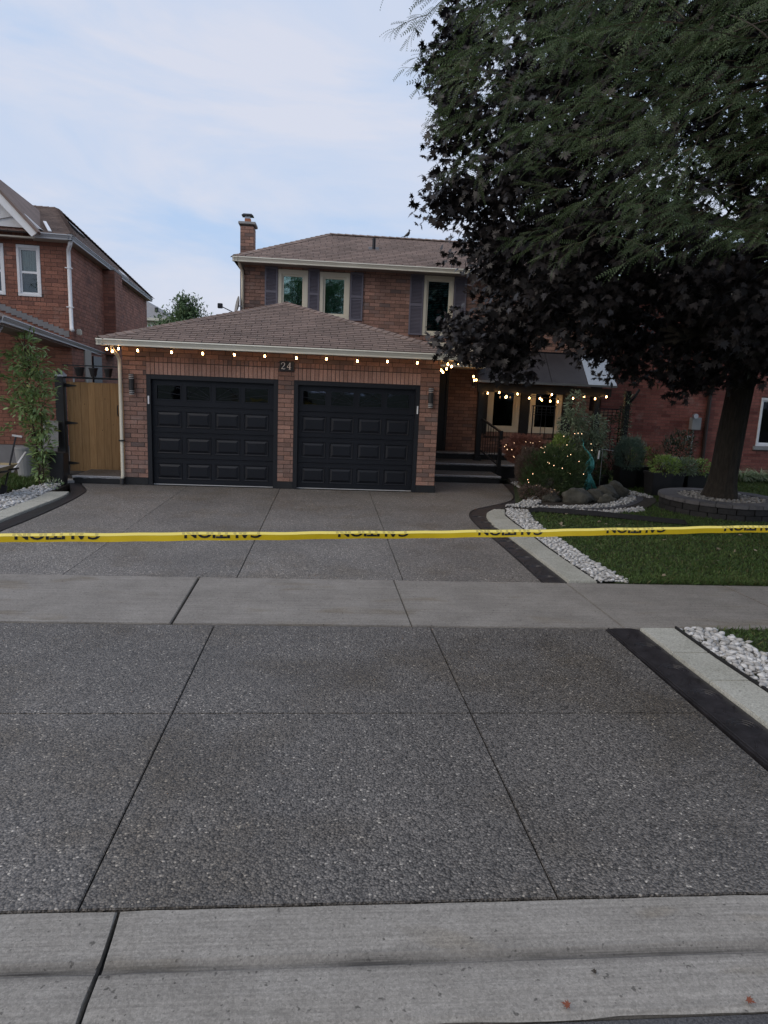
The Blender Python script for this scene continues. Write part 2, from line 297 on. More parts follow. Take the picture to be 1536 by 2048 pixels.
MT = dict(
    aggregate=aggregate_mat(.90), aggregate_upper_sheen=aggregate_mat(1.32),  # upper copy lightened: grazing sheen of the far panels put into the colour
    walk=concrete_mat('sidewalk_concrete', (.19, .178, .164), (.228, .214, .198), (.265, .25, .232)),
    curb=concrete_mat('curb_concrete', (.22, .208, .19), (.265, .252, .232), (.31, .296, .275), dirt=True),
    border=concrete_mat('pale_border_concrete', (.33, .33, .29), (.39, .39, .35), (.44, .44, .40), False, False),
    black_border=mat('stamped_black_concrete', (.018, .017, .019), (.034, .032, .036), rough=.42, nscale=7, bump=.5, bscale=16),
    joint=mat('joint_dark', (.015, .014, .013), rough=.95),
    asphalt=mat('asphalt', (.045, .045, .05), (.11, .11, .115), rough=.9, nscale=120, bump=1, bscale=120),
    soil=mat('soil', (.02, .016, .012), (.045, .036, .027), rough=.95, nscale=14, bump=1, bscale=50),
    turf=mat('turf', (.022, .035, .010), (.035, .05, .016), rough=.95, nscale=8, bump=1, bscale=90),
    grass=mat('grass_blade', (.048, .098, .022), (.075, .126, .031), rough=.7, nscale=1.3, rnd=.4, trans=.25, tint=(.11, .10, .04, 7)),
    pebble=mat('white_pebble', (.56, .57, .58), (.42, .42, .42), rough=.6, nscale=25, rnd=.3, bump=.3, bscale=120, tint=(.30, .29, .27, 3)),
    pebble_ring=mat('grey_pebble', (.36, .34, .32), (.26, .25, .23), rough=.6, nscale=25, rnd=.3, tint=(.2, .19, .17, 3)),
    brick=mat('brown_red_brick', (.265, .146, .112), (.355, .208, .162), rough=.85, weather=.35, nscale=45, bump=.8, bscale=110, rnd=.22, tint=(.16, .115, .105, 3.5)),
    brick_pale=mat('pale_pink_brick', (.35, .21, .168), (.44, .285, .235), rough=.85, weather=.35, nscale=45, bump=.8, bscale=110, rnd=.14),
    mortar=mat('mortar', (.055, .042, .038), (.085, .066, .058), rough=.95, nscale=20),
    mortar_red=mat('mortar_red_house', (.12, .075, .06), (.16, .11, .09), rough=.95, nscale=20),
    brick_l=mat('orange_red_brick', (.29, .122, .083), (.355, .165, .117), rough=.85, weather=.35, nscale=30, bump=.6, bscale=110, rnd=.14, tint=(.21, .095, .072, 3)),
    brick_r=mat('deep_red_brick', (.25, .085, .068), (.31, .12, .095), rough=.85, weather=.35, nscale=30, bump=.6, bscale=110, rnd=.14, tint=(.17, .05, .042, 3)),
    shingle=mat('brown_shingle', (.195, .142, .122), (.26, .194, .168), rough=.9, weather=.12, nscale=60, bump=1, bscale=300, rnd=.15),
    underlay=mat('shingle_edge_dark', (.035, .028, .027), rough=.95),
    shingle_grey=mat('grey_shingle', (.19, .19, .2), (.25, .25, .26), rough=.9, nscale=8, rnd=.1),
    cream=mat('cream_trim', (.70, .66, .54), (.64, .60, .49), rough=.45, nscale=2),
    gutter=mat('almond_gutter', (.66, .64, .56), (.60, .58, .50), rough=.35, nscale=1.5),
    white=mat('white_trim', (.84, .85, .87), (.78, .79, .81), rough=.45, nscale=2),
    grey_trim=mat('grey_aluminium', (.36, .37, .40), (.32, .33, .35), rough=.4, nscale=2),
    soffit=mat('soffit', (.38, .36, .31), (.34, .32, .28), rough=.6, nscale=2),
    soffit_l=mat('soffit_brown', (.22, .19, .18), (.2, .175, .165), rough=.6, nscale=2),
    shutter=mat('violet_grey_shutter', (.155, .148, .185), (.135, .13, .165), rough=.5, nscale=3),
    navy=mat('near_black_door', (.0065, .008, .0125), (.0085, .0105, .016), rough=.42, nscale=1.2, bump=.05, bscale=12, spec=.35),
    navy_frame=mat('near_black_frame', (.0065, .008, .012), rough=.45),
    black=mat('black_paint', (.010, .011, .013), (.015, .016, .018), rough=.45, nscale=4),
    blackplastic=mat('black_plastic', (.016, .016, .018), (.023, .023, .026), rough=.45, nscale=4),
    smoked=mat('smoked_canopy', (.034, .030, .033), (.05, .045, .048), rough=.42, nscale=2.2, bump=.15, bscale=1.2, spec=.35),
    sky_sheen_poly=mat('canopy_painted_sky', (.36, .42, .5), (.42, .48, .56), rough=.2, nscale=3),  # pale blue paints in the sky mirrored by the end panel
    glass=glass_mat('window_glass', (.38, .62, .60), base=.24),
    glass_dark=glass_mat('dark_glass', (.10, .13, .14), base=-.01, col=(.6, .62, .66)), glass_door=glass_mat('door_glass', (.3, .33, .38), base=.035, col=(.75, .8, .95)), glass_clear=glass_mat('clear_glass', (.75, .8, .8), base=.02, col=(.9, .95, 1)),
    interior=mat('interior_dark', (.02, .035, .036), (.03, .05, .05), rough=.9, nscale=3),
    blind=mat('blind_slat', (.55, .68, .68), rough=.6),
    blind_w=mat('white_blind', (.7, .72, .75), rough=.5),
    curtain=mat('curtain', (.7, .68, .58), (.6, .58, .5), rough=.9, nscale=6, stretch=(8, 8, 1)),
    cedar=mat('wood_board', (.29, .168, .068), (.39, .235, .105), rough=.75, nscale=3, detail=6, rnd=.16, stretch=(9, 9, .8), bump=.3, bscale=9),
    cedar_old=mat('old_wood', (.22, .14, .085), (.29, .19, .12), rough=.8, nscale=3, rnd=.12, stretch=(8, 8, .8)),
    knot=mat('knot', (.07, .03, .015), rough=.8),
    metal=mat('dark_metal', (.03, .03, .034), rough=.35, metal=.6),
    steel=mat('steel', (.45, .46, .48), rough=.35, metal=.8),
    lightsteel=mat('pale_strip', (.5, .5, .5), rough=.4),
    bulb=mat('warm_bulb', (1, .52, .18), emit=24),
    mini=mat('mini_bulb', (1, .66, .38), emit=3.2),
    flue=mat('clay_flue', (.45, .18, .1), rough=.8),
    cap=mat('cement_cap', (.33, .33, .33), (.27, .27, .27), rough=.9, nscale=6),
    foundation=mat('parged_foundation', (.25, .25, .26), (.2, .2, .21), rough=.9, nscale=3, bump=.3),
    stone=mat('ring_stone', (.14, .136, .14), (.105, .10, .105), rough=.85, nscale=9, bump=.6, bscale=40, rnd=.18),
    stone_dark=mat('ring_wall_stone', (.016, .016, .017), (.026, .025, .026), rough=.8, nscale=9, bump=.6, bscale=40, rnd=.25),
    rock=mat('garden_rock', (.045, .045, .036), (.095, .092, .078), rough=.85, nscale=6, bump=.9, bscale=22, rnd=.25),
    bark=mat('maple_bark', (.017, .014, .010), (.042, .034, .026), rough=.95, nscale=5, bump=1, bscale=14, stretch=(6, 6, 1)),
    bark2=mat('locust_bark', (.06, .05, .04), (.1, .085, .07), rough=.95, nscale=5, bump=1, bscale=14, stretch=(6, 6, 1)),
    twig=mat('twig', (.05, .035, .022), rough=.9),
    maple=mat('purple_maple_leaf', (.0145, .0125, .0130), (.0255, .0225, .0230), rough=.45, nscale=1.2, rnd=.4, tint=(.036, .033, .036, 5), spec=.35),
    maple2=mat('green_maple_leaf', (.030, .042, .024), (.045, .06, .034), rough=.5, nscale=1.2, rnd=.4, trans=.15),
    locust=mat('locust_leaf', (.064, .104, .042), (.098, .142, .056), rough=.5, nscale=1.1, rnd=.35, trans=.3),
    bamboo=mat('fresh_green_leaf', (.20, .32, .13), (.29, .40, .17), rough=.5, nscale=2.5, rnd=.35, trans=.3, tint=(.22, .24, .07, 4)),
    box=mat('evergreen_leaf', (.05, .088, .03), (.075, .122, .043), rough=.6, nscale=4, rnd=.4, trans=.15),
    redleaf=mat('red_lace_leaf', (.20, .085, .065), (.30, .14, .10), rough=.6, nscale=5, rnd=.35, trans=.25),
    brownleaf=mat('brown_feathery', (.11, .08, .065), (.16, .12, .095), rough=.8, nscale=5, rnd=.3, trans=.2),
    lime=mat('lime_leaf', (.22, .33, .08), (.30, .41, .115), rough=.5, nscale=4, rnd=.3, trans=.3),
    sage=mat('sage_leaf', (.18, .24, .145), (.26, .33, .22), rough=.5, nscale=4, rnd=.35, trans=.25),
    bluegreen=mat('juniper_needles', (.10, .16, .125), (.14, .21, .165), rough=.7, nscale=5, rnd=.3),
    variegated=mat('variegated_blade', (.36, .42, .28), (.5, .53, .4), rough=.6, nscale=3, rnd=.3, trans=.2, tint=(.1, .2, .06, 1.2)),
    farleaf=mat('far_leaf', (.08, .135, .06), (.12, .18, .08), rough=.7, nscale=1, rnd=.35, trans=.2),
    teal=mat('teal_patina_metal', (.04, .26, .23), (.14, .50, .44), rough=.4, nscale=30, metal=.4, rnd=.3),
    yellow=mat('caution_yellow', (.78, .56, .015), (.70, .49, .012), rough=.32, nscale=6, bump=.2, bscale=9, spec=.5),
    yellow_skylit=mat('caution_yellow_skylit', (.86, .72, .16), rough=.3),  # same tape, paler: sky light on the upturned fold put into the colour
    ink=mat('black_ink', (.012, .012, .012), rough=.4),
    ink_faint=mat('ink_showing_through', (.55, .46, .12), rough=.35),
    numeral=mat('numeral_paint', (.75, .75, .72), rough=.5),
    bin=mat('grey_bin', (.26, .27, .28), (.3, .31, .32), rough=.5, nscale=2),
    rust=mat('fallen_leaf', (.2, .06, .03), rough=.8),
    barrow=mat('weathered_tray', (.30, .24, .12), (.22, .17, .09), rough=.6, nscale=8),
    slate=mat('dark_slate', (.045, .043, .05), (.08, .077, .085), rough=.7, nscale=12, bump=.5, rnd=.2),
    fabric=mat('landscape_fabric', (.008, .008, .009), (.014, .014, .015), rough=.9, nscale=10, bump=.5, bscale=60),
)

# ------------------------------------------------------------------ ground, road, curb, sidewalk, driveway
def sheet(name, poly, z, m, kind='structure', label=None, thick=0):
    mb = MB()
    if thick: mb.prism(poly, z-thick, z)
    else: mb.add([(x, y, z) for x, y in poly], [tuple(range(len(poly)))])
    o = mb.build(name, m); o['kind'] = kind
    if label: o['label'] = label
    return o
sheet('ground', [(-600, -600), (600, -600), (600, 600), (-600, 600)], -.14, MT['turf'], label='dark turf ground stretching to the horizon')
sheet('road', [(-200, -9), (200, -9), (200, 1.935), (-200, 1.935)], -.035, MT['asphalt'], label='worn grey asphalt road edge with loose stones', thick=.1)
def jag(x0, y0, x1, y1, n, a):       # slightly uneven edge line
    return [(x0+(x1-x0)*i/n+(random.uniform(-a, a) if 0 < i < n and abs(x1-x0) < abs(y1-y0) else 0), y0+(y1-y0)*i/n+(random.uniform(-a, a) if 0 < i < n and abs(x1-x0) >= abs(y1-y0) else 0)) for i in range(n+1)]
bed = thing('joint_bed', None, None); bed['kind'] = 'structure'; 
MB().box(-60, 60, 1.935, 7.25, -.13, -.05).build('bedding', MT['joint'], bed)
MB().box(-4.3, 2.62, 7.25, 13.9, -.13, -.022).build('bedding', MT['joint'], bed)

def slab_piece(name, poly, z, m, parent, bev=.006):
    mb = MB(); mb.prism(poly, z-.08, z); o = mb.build(name, m, parent)
    bm = bmesh.new(); bm.from_mesh(o.data)
    ed = [e for e in bm.edges if all(abs(v.co.z-(z-org(parent).z)) < 1e-4 for v in e.verts)]
    bmesh.ops.bevel(bm, geom=ed, offset=bev, segments=2, affect='EDGES'); bm.to_mesh(o.data); bm.free(); return o
# curb with a gutter: profile along X, split at the transverse joints
curb = thing('curb', 'wide grey concrete dropped curb along the road', None, (0, 2.2, 0)); curb['kind'] = 'structure'
def curb_piece(xa0, xa1, xb0, xb1):      # xa at the road side (y=1.94), xb at the driveway side
    prof = [(1.94, -.028), (1.96, -.018), (2.06, -.010), (2.172, -.013), (2.186, -.022), (2.20, -.020), (2.225, -.004), (2.32, .002), (2.455, .004), (2.462, -.004)]
    nx = max(2, int((xa1-xa0)/.12)); vs = []; fs = []
    for i in range(nx+1):
        for j, (y, z) in enumerate(prof):
            t = (y-1.94)/.522; xl = xa0+(xb0-xa0)*t; xr = xa1+(xb1-xa1)*t
            q = (i/nx); x = xl+(xr-xl)*q
            e = 0
            if i in (0, nx): e = random.uniform(-.006, .006)
            dy = random.uniform(-.006, .006) if j in (0, 1) else (random.uniform(-.002, .002) if j in (4, 5, 8, 9) else 0)
            vs.append((x+e, y+dy, z+(random.uniform(-.0006, .0006)-(.003 if i in (0, nx) else 0))))
    k = len(prof)
    for i in range(nx):
        for j in range(k-1): a = i*k+j; fs.append((a, a+k, a+k+1, a+1))
    mb = MB().add(vs, fs)
    for side in (0, nx):
        b0 = [vs[side*k+j] for j in range(k)]
        mb.add(b0+[(b0[-1][0], b0[-1][1], -.1), (b0[0][0], b0[0][1], -.1)], [tuple(range(k+2))])
    mb.box(xb0+.02, xb1-.02, 1.95, 2.455, -.12, -.04)
    return mb.build('curb_section', MT['curb'], curb)
curb_piece(-5.8, -.777, -5.8, -.787); curb_piece(-.757, 5.6, -.767, 5.6); curb_piece(5.62, 14, 5.62, 14); curb_piece(-14, -5.82, -14, -5.82)
# driveway apron and upper driveway panels, recessed saw joints
drive = thing('driveway', 'dark exposed aggregate driveway cut into panels', None, (0, 8, 0)); drive['kind'] = 'structure'
def panel(poly, z=0): return slab_piece('panel', poly, z, MT['aggregate_upper_sheen' if poly[0][1] > 7 else 'aggregate'], drive, .004)
g = .004
xs = [-4.30, -2.80, -.94, 1.03, 2.61]
xt = [-4.30, -2.76, -.93, .975, 2.60]
for i in range(4):
    for (ya, yb) in ((2.47, 4.135), (4.135, 5.775)):
        f0 = (ya-2.47)/3.305; f1 = (yb-2.47)/3.305
        x = lambda k, f: xs[k]+(xt[k]-xs[k])*f
        gl = g if i else 0; gr = g if i < 3 else .004
        panel([(x(i, f0)+gl, ya+g), (x(i+1, f0)-gr, ya+g), (x(i+1, f1)-gr, yb-g), (x(i, f1)+gl, yb-g)])
# upper driveway edge curve on the right and on the left
RIN = [(2.475, 7.262), (2.475, 8.2), (2.455, 9.4), (2.42, 10.4), (2.45, 11.1), (2.52, 11.5), (2.66, 11.87), (2.86, 12.12), (3.14, 12.4), (3.45, 12.75), (3.70, 13.1), (3.88, 13.6), (3.98, 14.2), (4.08, 14.9), (4.14, 15.45)]
ROUT = [(2.79, 7.262), (2.775, 8.1), (2.735, 9.4), (2.70, 10.4), (2.73, 11.0), (2.80, 11.4), (2.92, 11.66), (3.10, 11.95), (3.42, 12.25), (3.72, 12.6), (3.98, 13.0), (4.15, 13.5), (4.26, 14.2), (4.34, 14.9), (4.36, 15.45)]
RW = [(3.12, 7.262), (3.09, 8.1), (3.07, 9.0), (3.09, 9.8), (3.08, 10.6), (3.10, 11.3), (3.25, 11.86)]
LIN = [(-4.32, 7.262), (-4.30, 8.2), (-4.30, 9.3), (-4.26, 10.1), (-4.25, 11.3), (-4.30, 12.3), (-4.38, 12.85), (-4.52, 13.2), (-4.66, 13.5), (-4.80, 13.77)]
LOUT = [(-4.60, 7.262), (-4.585, 8.2), (-4.58, 9.8), (-4.54, 11.2), (-4.52, 12.1), (-4.62, 12.7), (-4.80, 13.2), (-4.96, 13.6), (-5.02, 13.77)]
def smooth_poly(P, n=4):
    out_ = []
    for i in range(len(P)-1):
        p0 = P[max(i-1, 0)]; p1 = P[i]; p2 = P[i+1]; p3 = P[min(i+2, len(P)-1)]
        for k in range(n):
            t = k/n
            out_.append(tuple(.5*((2*p1[a])+(-p0[a]+p2[a])*t+(2*p0[a]-5*p1[a]+4*p2[a]-p3[a])*t*t+(-p0[a]+3*p1[a]-3*p2[a]+p3[a])*t**3) for a in (0, 1)))
    out_.append(P[-1]); return out_
RIN = smooth_poly(RIN); ROUT = smooth_poly(ROUT); LIN = smooth_poly(LIN); LOUT = smooth_poly(LOUT)
def off(P, d): return [(x+d, y) for x, y in P]
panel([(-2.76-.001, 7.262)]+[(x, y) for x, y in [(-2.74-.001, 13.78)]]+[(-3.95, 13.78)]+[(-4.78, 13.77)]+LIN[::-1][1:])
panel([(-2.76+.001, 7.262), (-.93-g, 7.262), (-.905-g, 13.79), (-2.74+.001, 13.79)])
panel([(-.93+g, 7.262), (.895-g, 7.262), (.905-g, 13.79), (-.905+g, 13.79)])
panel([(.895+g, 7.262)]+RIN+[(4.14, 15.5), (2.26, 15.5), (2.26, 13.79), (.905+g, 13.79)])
# stamped black border bands with shallow tool marks
def band(name, inner, outer, z, m, parent, t=.09):
    n = len(inner); mb = MB(); poly = inner+outer[::-1]; mb.prism(poly, z-t, z); return mb.build(name, m, parent)
bb = thing('black_border', 'black stamped concrete border band edging the driveway', None, (2.7, 8, 0)); bb['kind'] = 'structure'
def resample(P, n):
    P = np.array(P); d = np.r_[0, np.cumsum(np.linalg.norm(np.diff(P, axis=0), axis=1))]; t = np.linspace(0, d[-1], n)
    return [tuple(q) for q in np.stack([np.interp(t, d, P[:, 0]), np.interp(t, d, P[:, 1])], 1)]
def strip(name, A, B, z, m, parent, n=60, t=.09, cross=4, wob=.0):
    A = resample(A, n); B = resample(B, n); vs = []; fs = []
    for i in range(n):
        for j in range(cross+1):
            f = j/cross; x = A[i][0]+(B[i][0]-A[i][0])*f; y = A[i][1]+(B[i][1]-A[i][1])*f
            e = -.012 if j in (0, cross) else random.uniform(-wob, wob)
            vs.append((x, y, z+e))
    k = cross+1
    for i in range(n-1):
        for j in range(cross): a = i*k+j; fs.append((a, a+1, a+k+1, a+k))
    mb = MB().add(vs, fs); bot = [(x, y, z-t) for x, y in A]+[(x, y, z-t) for x, y in B]
    for i in range(n-1):
        for P_, j in ((A, 0), (B, cross)):
            a, b = vs[i*k+j], vs[(i+1)*k+j]; mb.add([a, b, (b[0], b[1], z-t), (a[0], a[1], z-t)], [(0, 1, 2, 3)])
    return mb.build(name, m, parent, smooth=True)
strip('border_band', off(RIN, .003), ROUT, .004, MT['black_border'], bb, 90, wob=.0015)
strip('border_band', off(LIN, -.003), LOUT, .004, MT['black_border'], bb, 60, wob=.0015)
strip('border_band', [(2.655, 2.475), (2.648, 3.6), (2.625, 5.0), (2.612, 5.78)], [(2.95, 2.475), (2.945, 3.9), (2.93, 5.0), (2.93, 5.78)], .004, MT['black_border'], bb, 40, wob=.0015)
for side, P_ in ((2.655, 0), (2.64, 1)):
    pass
# raised arcs and bars pressed into the black border (stamp pattern)
stm = MB()
def arc(cx, cy, r, a0, a1, w=.006):
    pts = [(cx+r*math.cos(a0+(a1-a0)*i/8), cy+r*math.sin(a0+(a1-a0)*i/8), .0045) for i in range(9)]; stm.tube(pts, w*.95, 5)
yy = 2.55
while yy < 5.6:
    for r in (.05, .08, .11): arc(2.78, yy, r, rad(-20), rad(150))
    for k in range(3): stm.bar((2.70+k*.07, yy+.2, .0045), (2.76+k*.07, yy+.30, .0045), .006, .006)
    yy += .46
yy = 7.45
while yy < 11.2:
    for r in (.05, .08, .11): arc(2.60, yy, r, rad(-20), rad(150))
    for k in range(3): stm.bar((2.52+k*.07, yy+.2, .0045), (2.58+k*.07, yy+.30, .0045), .006, .006)
    yy += .46
for (A_, dx) in ((RIN, .022), (LIN, -.022)): stm.tube([(x+dx, y, .004) for x, y in A_[::2]], .005, 5)
stm.tube([(2.672, 2.48, .004), (2.665, 3.6, .004), (2.64, 5, .004), (2.632, 5.78, .004)], .005, 5)
stm.build('stamp_relief', MT['black_border'], bb)
# pale concrete border cut in sections
pb = thing('pale_border', 'pale smooth concrete border outside the black band', None, (3, 8, 0)); pb['kind'] = 'structure'
def border_sections(A, B, cuts, z=.03):
    A = resample(A, 61); B = resample(B, 61); c = [0]+[int(60*q) for q in cuts]+[60]
    for a, b in zip(c[:-1], c[1:]):
        if b-a < 1: continue
        Pa = A[a:b+1]; Pb = B[a:b+1]
        # shorten by a joint gap
        def sh(P):
            P = list(P); v = np.array(P[1])-np.array(P[0]); v = v/np.linalg.norm(v)*.004; P[0] = (P[0][0]+v[0], P[0][1]+v[1]); v = np.array(P[-2])-np.array(P[-1]); v = v/np.linalg.norm(v)*.004; P[-1] = (P[-1][0]+v[0], P[-1][1]+v[1]); return P
        slab_piece('border_section', sh(Pa)+sh(Pb)[::-1], z, MT['border'], pb, .008)
border_sections([(2.953, 2.475), (2.948, 3.9), (2.933, 5.0), (2.933, 5.77)], [(3.28, 2.475), (3.272, 4.41), (3.25, 5.06), (3.262, 5.77)], (.35, .65, .83), .02)
R2 = [(x+.003, y) for x, y in ROUT if y < 11.9]
border_sections(R2, RW, (.22, .42, .6, .8), .03)
border_sections([(x-.003, y) for x, y in LOUT if y < 12.6], [(-4.92, 7.262), (-4.91, 9), (-4.905, 10.6), (-4.88, 11.8), (-4.93, 12.5)], (.3, .55, .8), .03)
ee = thing('garden_edging', 'thin black edging line between pale border and white pebbles', None, (3.2, 8, 0)); ee['kind'] = 'structure'
for P_ in ([(x+.012, y) for x, y in RW], [(3.292, 2.475), (3.284, 4.41), (3.262, 5.06), (3.274, 5.77)]):
    P_ = resample(P_, 40); J = MB()
    for a, b in zip(P_[:-1], P_[1:]): J.bar((*a, .0), (*b, .0), .016, .07)
    J.build('edging_strip', MT['fabric'], ee)
# sidewalk
walk = thing('sidewalk', 'grey concrete public sidewalk of long slabs', None, (0, 6.5, 0)); walk['kind'] = 'structure'
jx = [(-9.6, -9.6), (-5.4, -5.42), (-3.4, -3.41), (-1.303, -1.327), (.812, .787), (2.79, 2.75), (4.70, 4.62), (6.7, 6.6), (8.7, 8.6), (12, 12), (16, 16)]
for i in range(len(jx)-1):
    gl = .011 if i == 3 else .0045; gr = .011 if i == 2 else .0045
    a0, b0 = jx[i]; a1, b1 = jx[i+1]
    near = jag(a0+gl, 5.79, a1-gr, 5.79, 14, .004); farl = jag(b1-gr, 7.25, b0+gl, 7.25, 14, .004)
    slab_piece('slab', near+farl, .006, MT['walk'], walk, .007)
# grass verge, lawn, soil beds
sheet('lawn_base', [(3.35, 7.26), (16, 7.26), (30, 20), (30, 40), (5.5, 19), (4.4, 15.5), (3.6, 12.4), (3.35, 10)], .015, MT['turf'], label='turf base under the front lawn', thick=.12)
sheet('verge_base', [(3.30, 2.47), (16, 2.47), (16, 5.78), (3.30, 5.78)], .0, MT['turf'], label='turf base of the roadside verge', thick=.1)
sheet('left_ground', [(-14, 7.26), (-4.9, 7.26), (-4.9, 12.6), (-5.1, 14.9), (-3.96, 15.2), (-3.96, 30), (-14, 30)], .0, MT['soil'], label='bare dark soil beside the left neighbour house', thick=.1)
sheet('verge_left', [(-14, 2.47), (-4.32, 2.47), (-4.32, 5.78), (-14, 5.78)], .0, MT['turf'], label='turf verge left of the driveway apron', thick=.1)
gb_poly = smooth_poly([(4.40, 15.5), (4.33, 14.5), (4.2, 13.6), (3.9, 12.8), (3.45, 12.2), (3.2, 11.95), (3.9, 11.85), (4.8, 11.8), (5.6, 12.0), (6.3, 12.6), (6.95, 13.6), (6.9, 14.4), (6.4, 15.9), (6.0, 16.6), (4.7, 16.8), (4.4, 15.5)], 3)
sheet('garden_soil', gb_poly, .028, MT['soil'], label='dark soil of the curved garden bed', thick=.1)
sheet('slate_strip', smooth_poly([(4.3, 11.96), (5.0, 12.02), (5.6, 12.32), (6.2, 12.9), (6.72, 13.7), (6.5, 13.95), (6.0, 13.25), (5.4, 12.6), (4.8, 12.2), (4.3, 12.1), (4.3, 11.96)], 2), .036, MT['slate'], label='dark slate strip curving round the rock garden', thick=.02)

# ------------------------------------------------------------------ pebbles
def ico(sub=1):
    bm = bmesh.new(); bmesh.ops.create_icosphere(bm, subdivisions=sub, radius=1)
    v = np.array([p.co for p in bm.verts]); f = np.array([[q.index for q in p.verts] for p in bm.faces]); bm.free(); return v, f
IV, IF = ico(2); IV1, IF1 = ico(1)
def inpoly(x, y, P):
    c = np.zeros(len(x), bool); n = len(P); j = n-1
    for i in range(n):
        xi, yi = P[i]; xj, yj = P[j]
        c ^= ((yi > y) != (yj > y)) & (x < (xj-xi)*(y-yi)/((yj-yi) or 1e-12)+xi); j = i
    return c
def pts_in(P, d, jit=.35):
    P = np.array(P); x0, y0 = P.min(0); x1, y1 = P.max(0)
    gx, gy = np.meshgrid(np.arange(x0, x1, d), np.arange(y0, y1, d*.87)); gx = gx+(np.arange(gx.shape[0]) % 2)[:, None]*d/2
    x = gx.ravel()+RNG.uniform(-jit, jit, gx.size)*d; y = gy.ravel()+RNG.uniform(-jit, jit, gx.size)*d
    k = inpoly(x, y, P); return x[k], y[k]
def pebbles(P, d, r, z, m, parent, name='pebble', singles=0, near=None, tmpl=None):
    x, y = pts_in(P, d); x2, y2 = pts_in(P, d*1.5); n1_ = len(x)
    x = np.r_[x, x2]; y = np.r_[y, y2]; n = len(x)
    zz = z+np.r_[RNG.uniform(.3, .7, n1_)*r, RNG.uniform(1.1, 1.6, n-n1_)*r]
    a = RNG.uniform(0, 2*np.pi, n); sc = RNG.uniform(.75, 1.35, n)*r
    e = np.stack([np.cos(a), np.sin(a), RNG.uniform(-.3, .3, n)], 1)
    Rm = frames(e, np.tile([0, 0, 1.], (n, 1)), RNG.uniform(-.4, .4, n))
    Rm = Rm*np.stack([sc*RNG.uniform(.7, .95, n), sc*RNG.uniform(1, 1.35, n), sc*RNG.uniform(.5, .75, n)], 1)[:, None, :]
    T = np.stack([x, y, zz], 1)
    tv, tf = tmpl or (IV1, IF1)
    order = np.argsort(y) if near is None else np.argsort(np.hypot(x-near[0], y-near[1]))
    s = order[:singles]; rest = order[singles:]
    if singles:
        tpl = []
        for q in range(6):
            vv = IV*(1+.13*np.sin(IV[:, [0]]*(2+q)+IV[:, [1]]*3+q)+.08*np.sin(IV[:, [2]]*5+q*2))
            me = bpy.data.meshes.new(name); me.from_pydata([tuple(w) for w in vv], [], [tuple(int(i) for i in f) for f in IF]); me.materials.append(m)
            me.polygons.foreach_set('use_smooth', [True]*len(IF)); tpl.append(me)
        o0 = np.array(org(parent))
        for i in s:
            o = link(name, random.choice(tpl), parent); Mx = np.eye(4); Mx[:3, :3] = Rm[i]; Mx[:3, 3] = T[i]-o0; o.matrix_basis = Matrix(Mx.tolist())
    if len(rest):
        o = scatter(name if not singles else name+'_fill', m, parent, tv*(1+.1*np.sin(tv[:, [0]]*3+tv[:, [1]]*4)), tf, Rm[rest], T[rest], smooth=True); o['kind'] = 'stuff'
    return o
pbed = thing('pebble_bed', 'rounded white pebbles beside the lower driveway apron', None, (3.5, 5, 0)); pbed['kind'] = 'stuff'
pebbles([(3.285, 2.49), (3.78, 2.49), (3.80, 4.6), (3.76, 5.2), (3.72, 5.5), (3.62, 5.74), (3.30, 5.75)], .048, .025, .0, MT['pebble'], pbed, singles=290, near=(3.5, 5.0), tmpl=(IV, IF))
pbed2 = thing('pebble_strip', 'narrow strip of white pebbles between pale border and lawn', None, (3.3, 9, 0)); pbed2['kind'] = 'stuff'
pebbles([(3.13, 7.27), (3.50, 7.27), (3.44, 8.2), (3.43, 9.2), (3.44, 10.3), (3.50, 11.0), (3.66, 11.8), (3.30, 11.95), (3.12, 11.3), (3.10, 9.8), (3.10, 8.1)], .040, .021, .012, MT['pebble'], pbed2, name='pebble_fill', tmpl=(IV, IF))
pbed3 = thing('pebble_ring', 'white pebbles ringing the rock garden bed', None, (5, 13, 0)); pbed3['kind'] = 'stuff'
ringo = smooth_poly([(3.30, 12.12), (3.9, 12.06), (4.6, 12.1), (5.3, 12.3), (5.9, 12.75), (6.35, 13.3), (6.6, 13.9)], 3)
ringi = smooth_poly([(3.55, 12.34), (3.95, 12.24), (4.6, 12.3), (5.2, 12.5), (5.75, 12.95), (6.15, 13.5), (6.3, 13.95)], 3)
pebbles(ringo+ringi[::-1], .05, .024, .03, MT['pebble'], pbed3, name='pebble_fill')
pebbles([(6.86, 13.65), (6.98, 13.85), (6.72, 14.9), (6.5, 15.8), (6.36, 15.8), (6.5, 14.8), (6.7, 13.9)], .05, .024, .03, MT['pebble'], pbed3, name='pebble_fill')
pebbles([(4.5, 11.72), (5.2, 11.72), (6.0, 12.1), (6.1, 12.5), (5.7, 12.25), (5.1, 11.98), (4.4, 11.92)], .05, .024, .015, MT['pebble'], pbed3, name='pebble_fill')
pebbles(smooth_poly([(4.30, 15.4), (4.3, 14.6), (4.28, 14.0), (4.5, 13.9), (4.55, 14.6), (4.6, 15.4)], 2), .05, .024, .03, MT['pebble'], pbed3, name='pebble_fill')
pebbles([(3.30, 12.14), (3.55, 12.34), (3.95, 12.85), (4.16, 13.3), (4.3, 13.3), (4.15, 12.6), (3.8, 12.2)], .05, .024, .03, MT['pebble'], pbed3, name='pebble_fill')
pbed4 = thing('left_pebble_bed', 'white pebbles under the young tree by the wooden gate', None, (-5.2, 11, 0)); pbed4['kind'] = 'stuff'
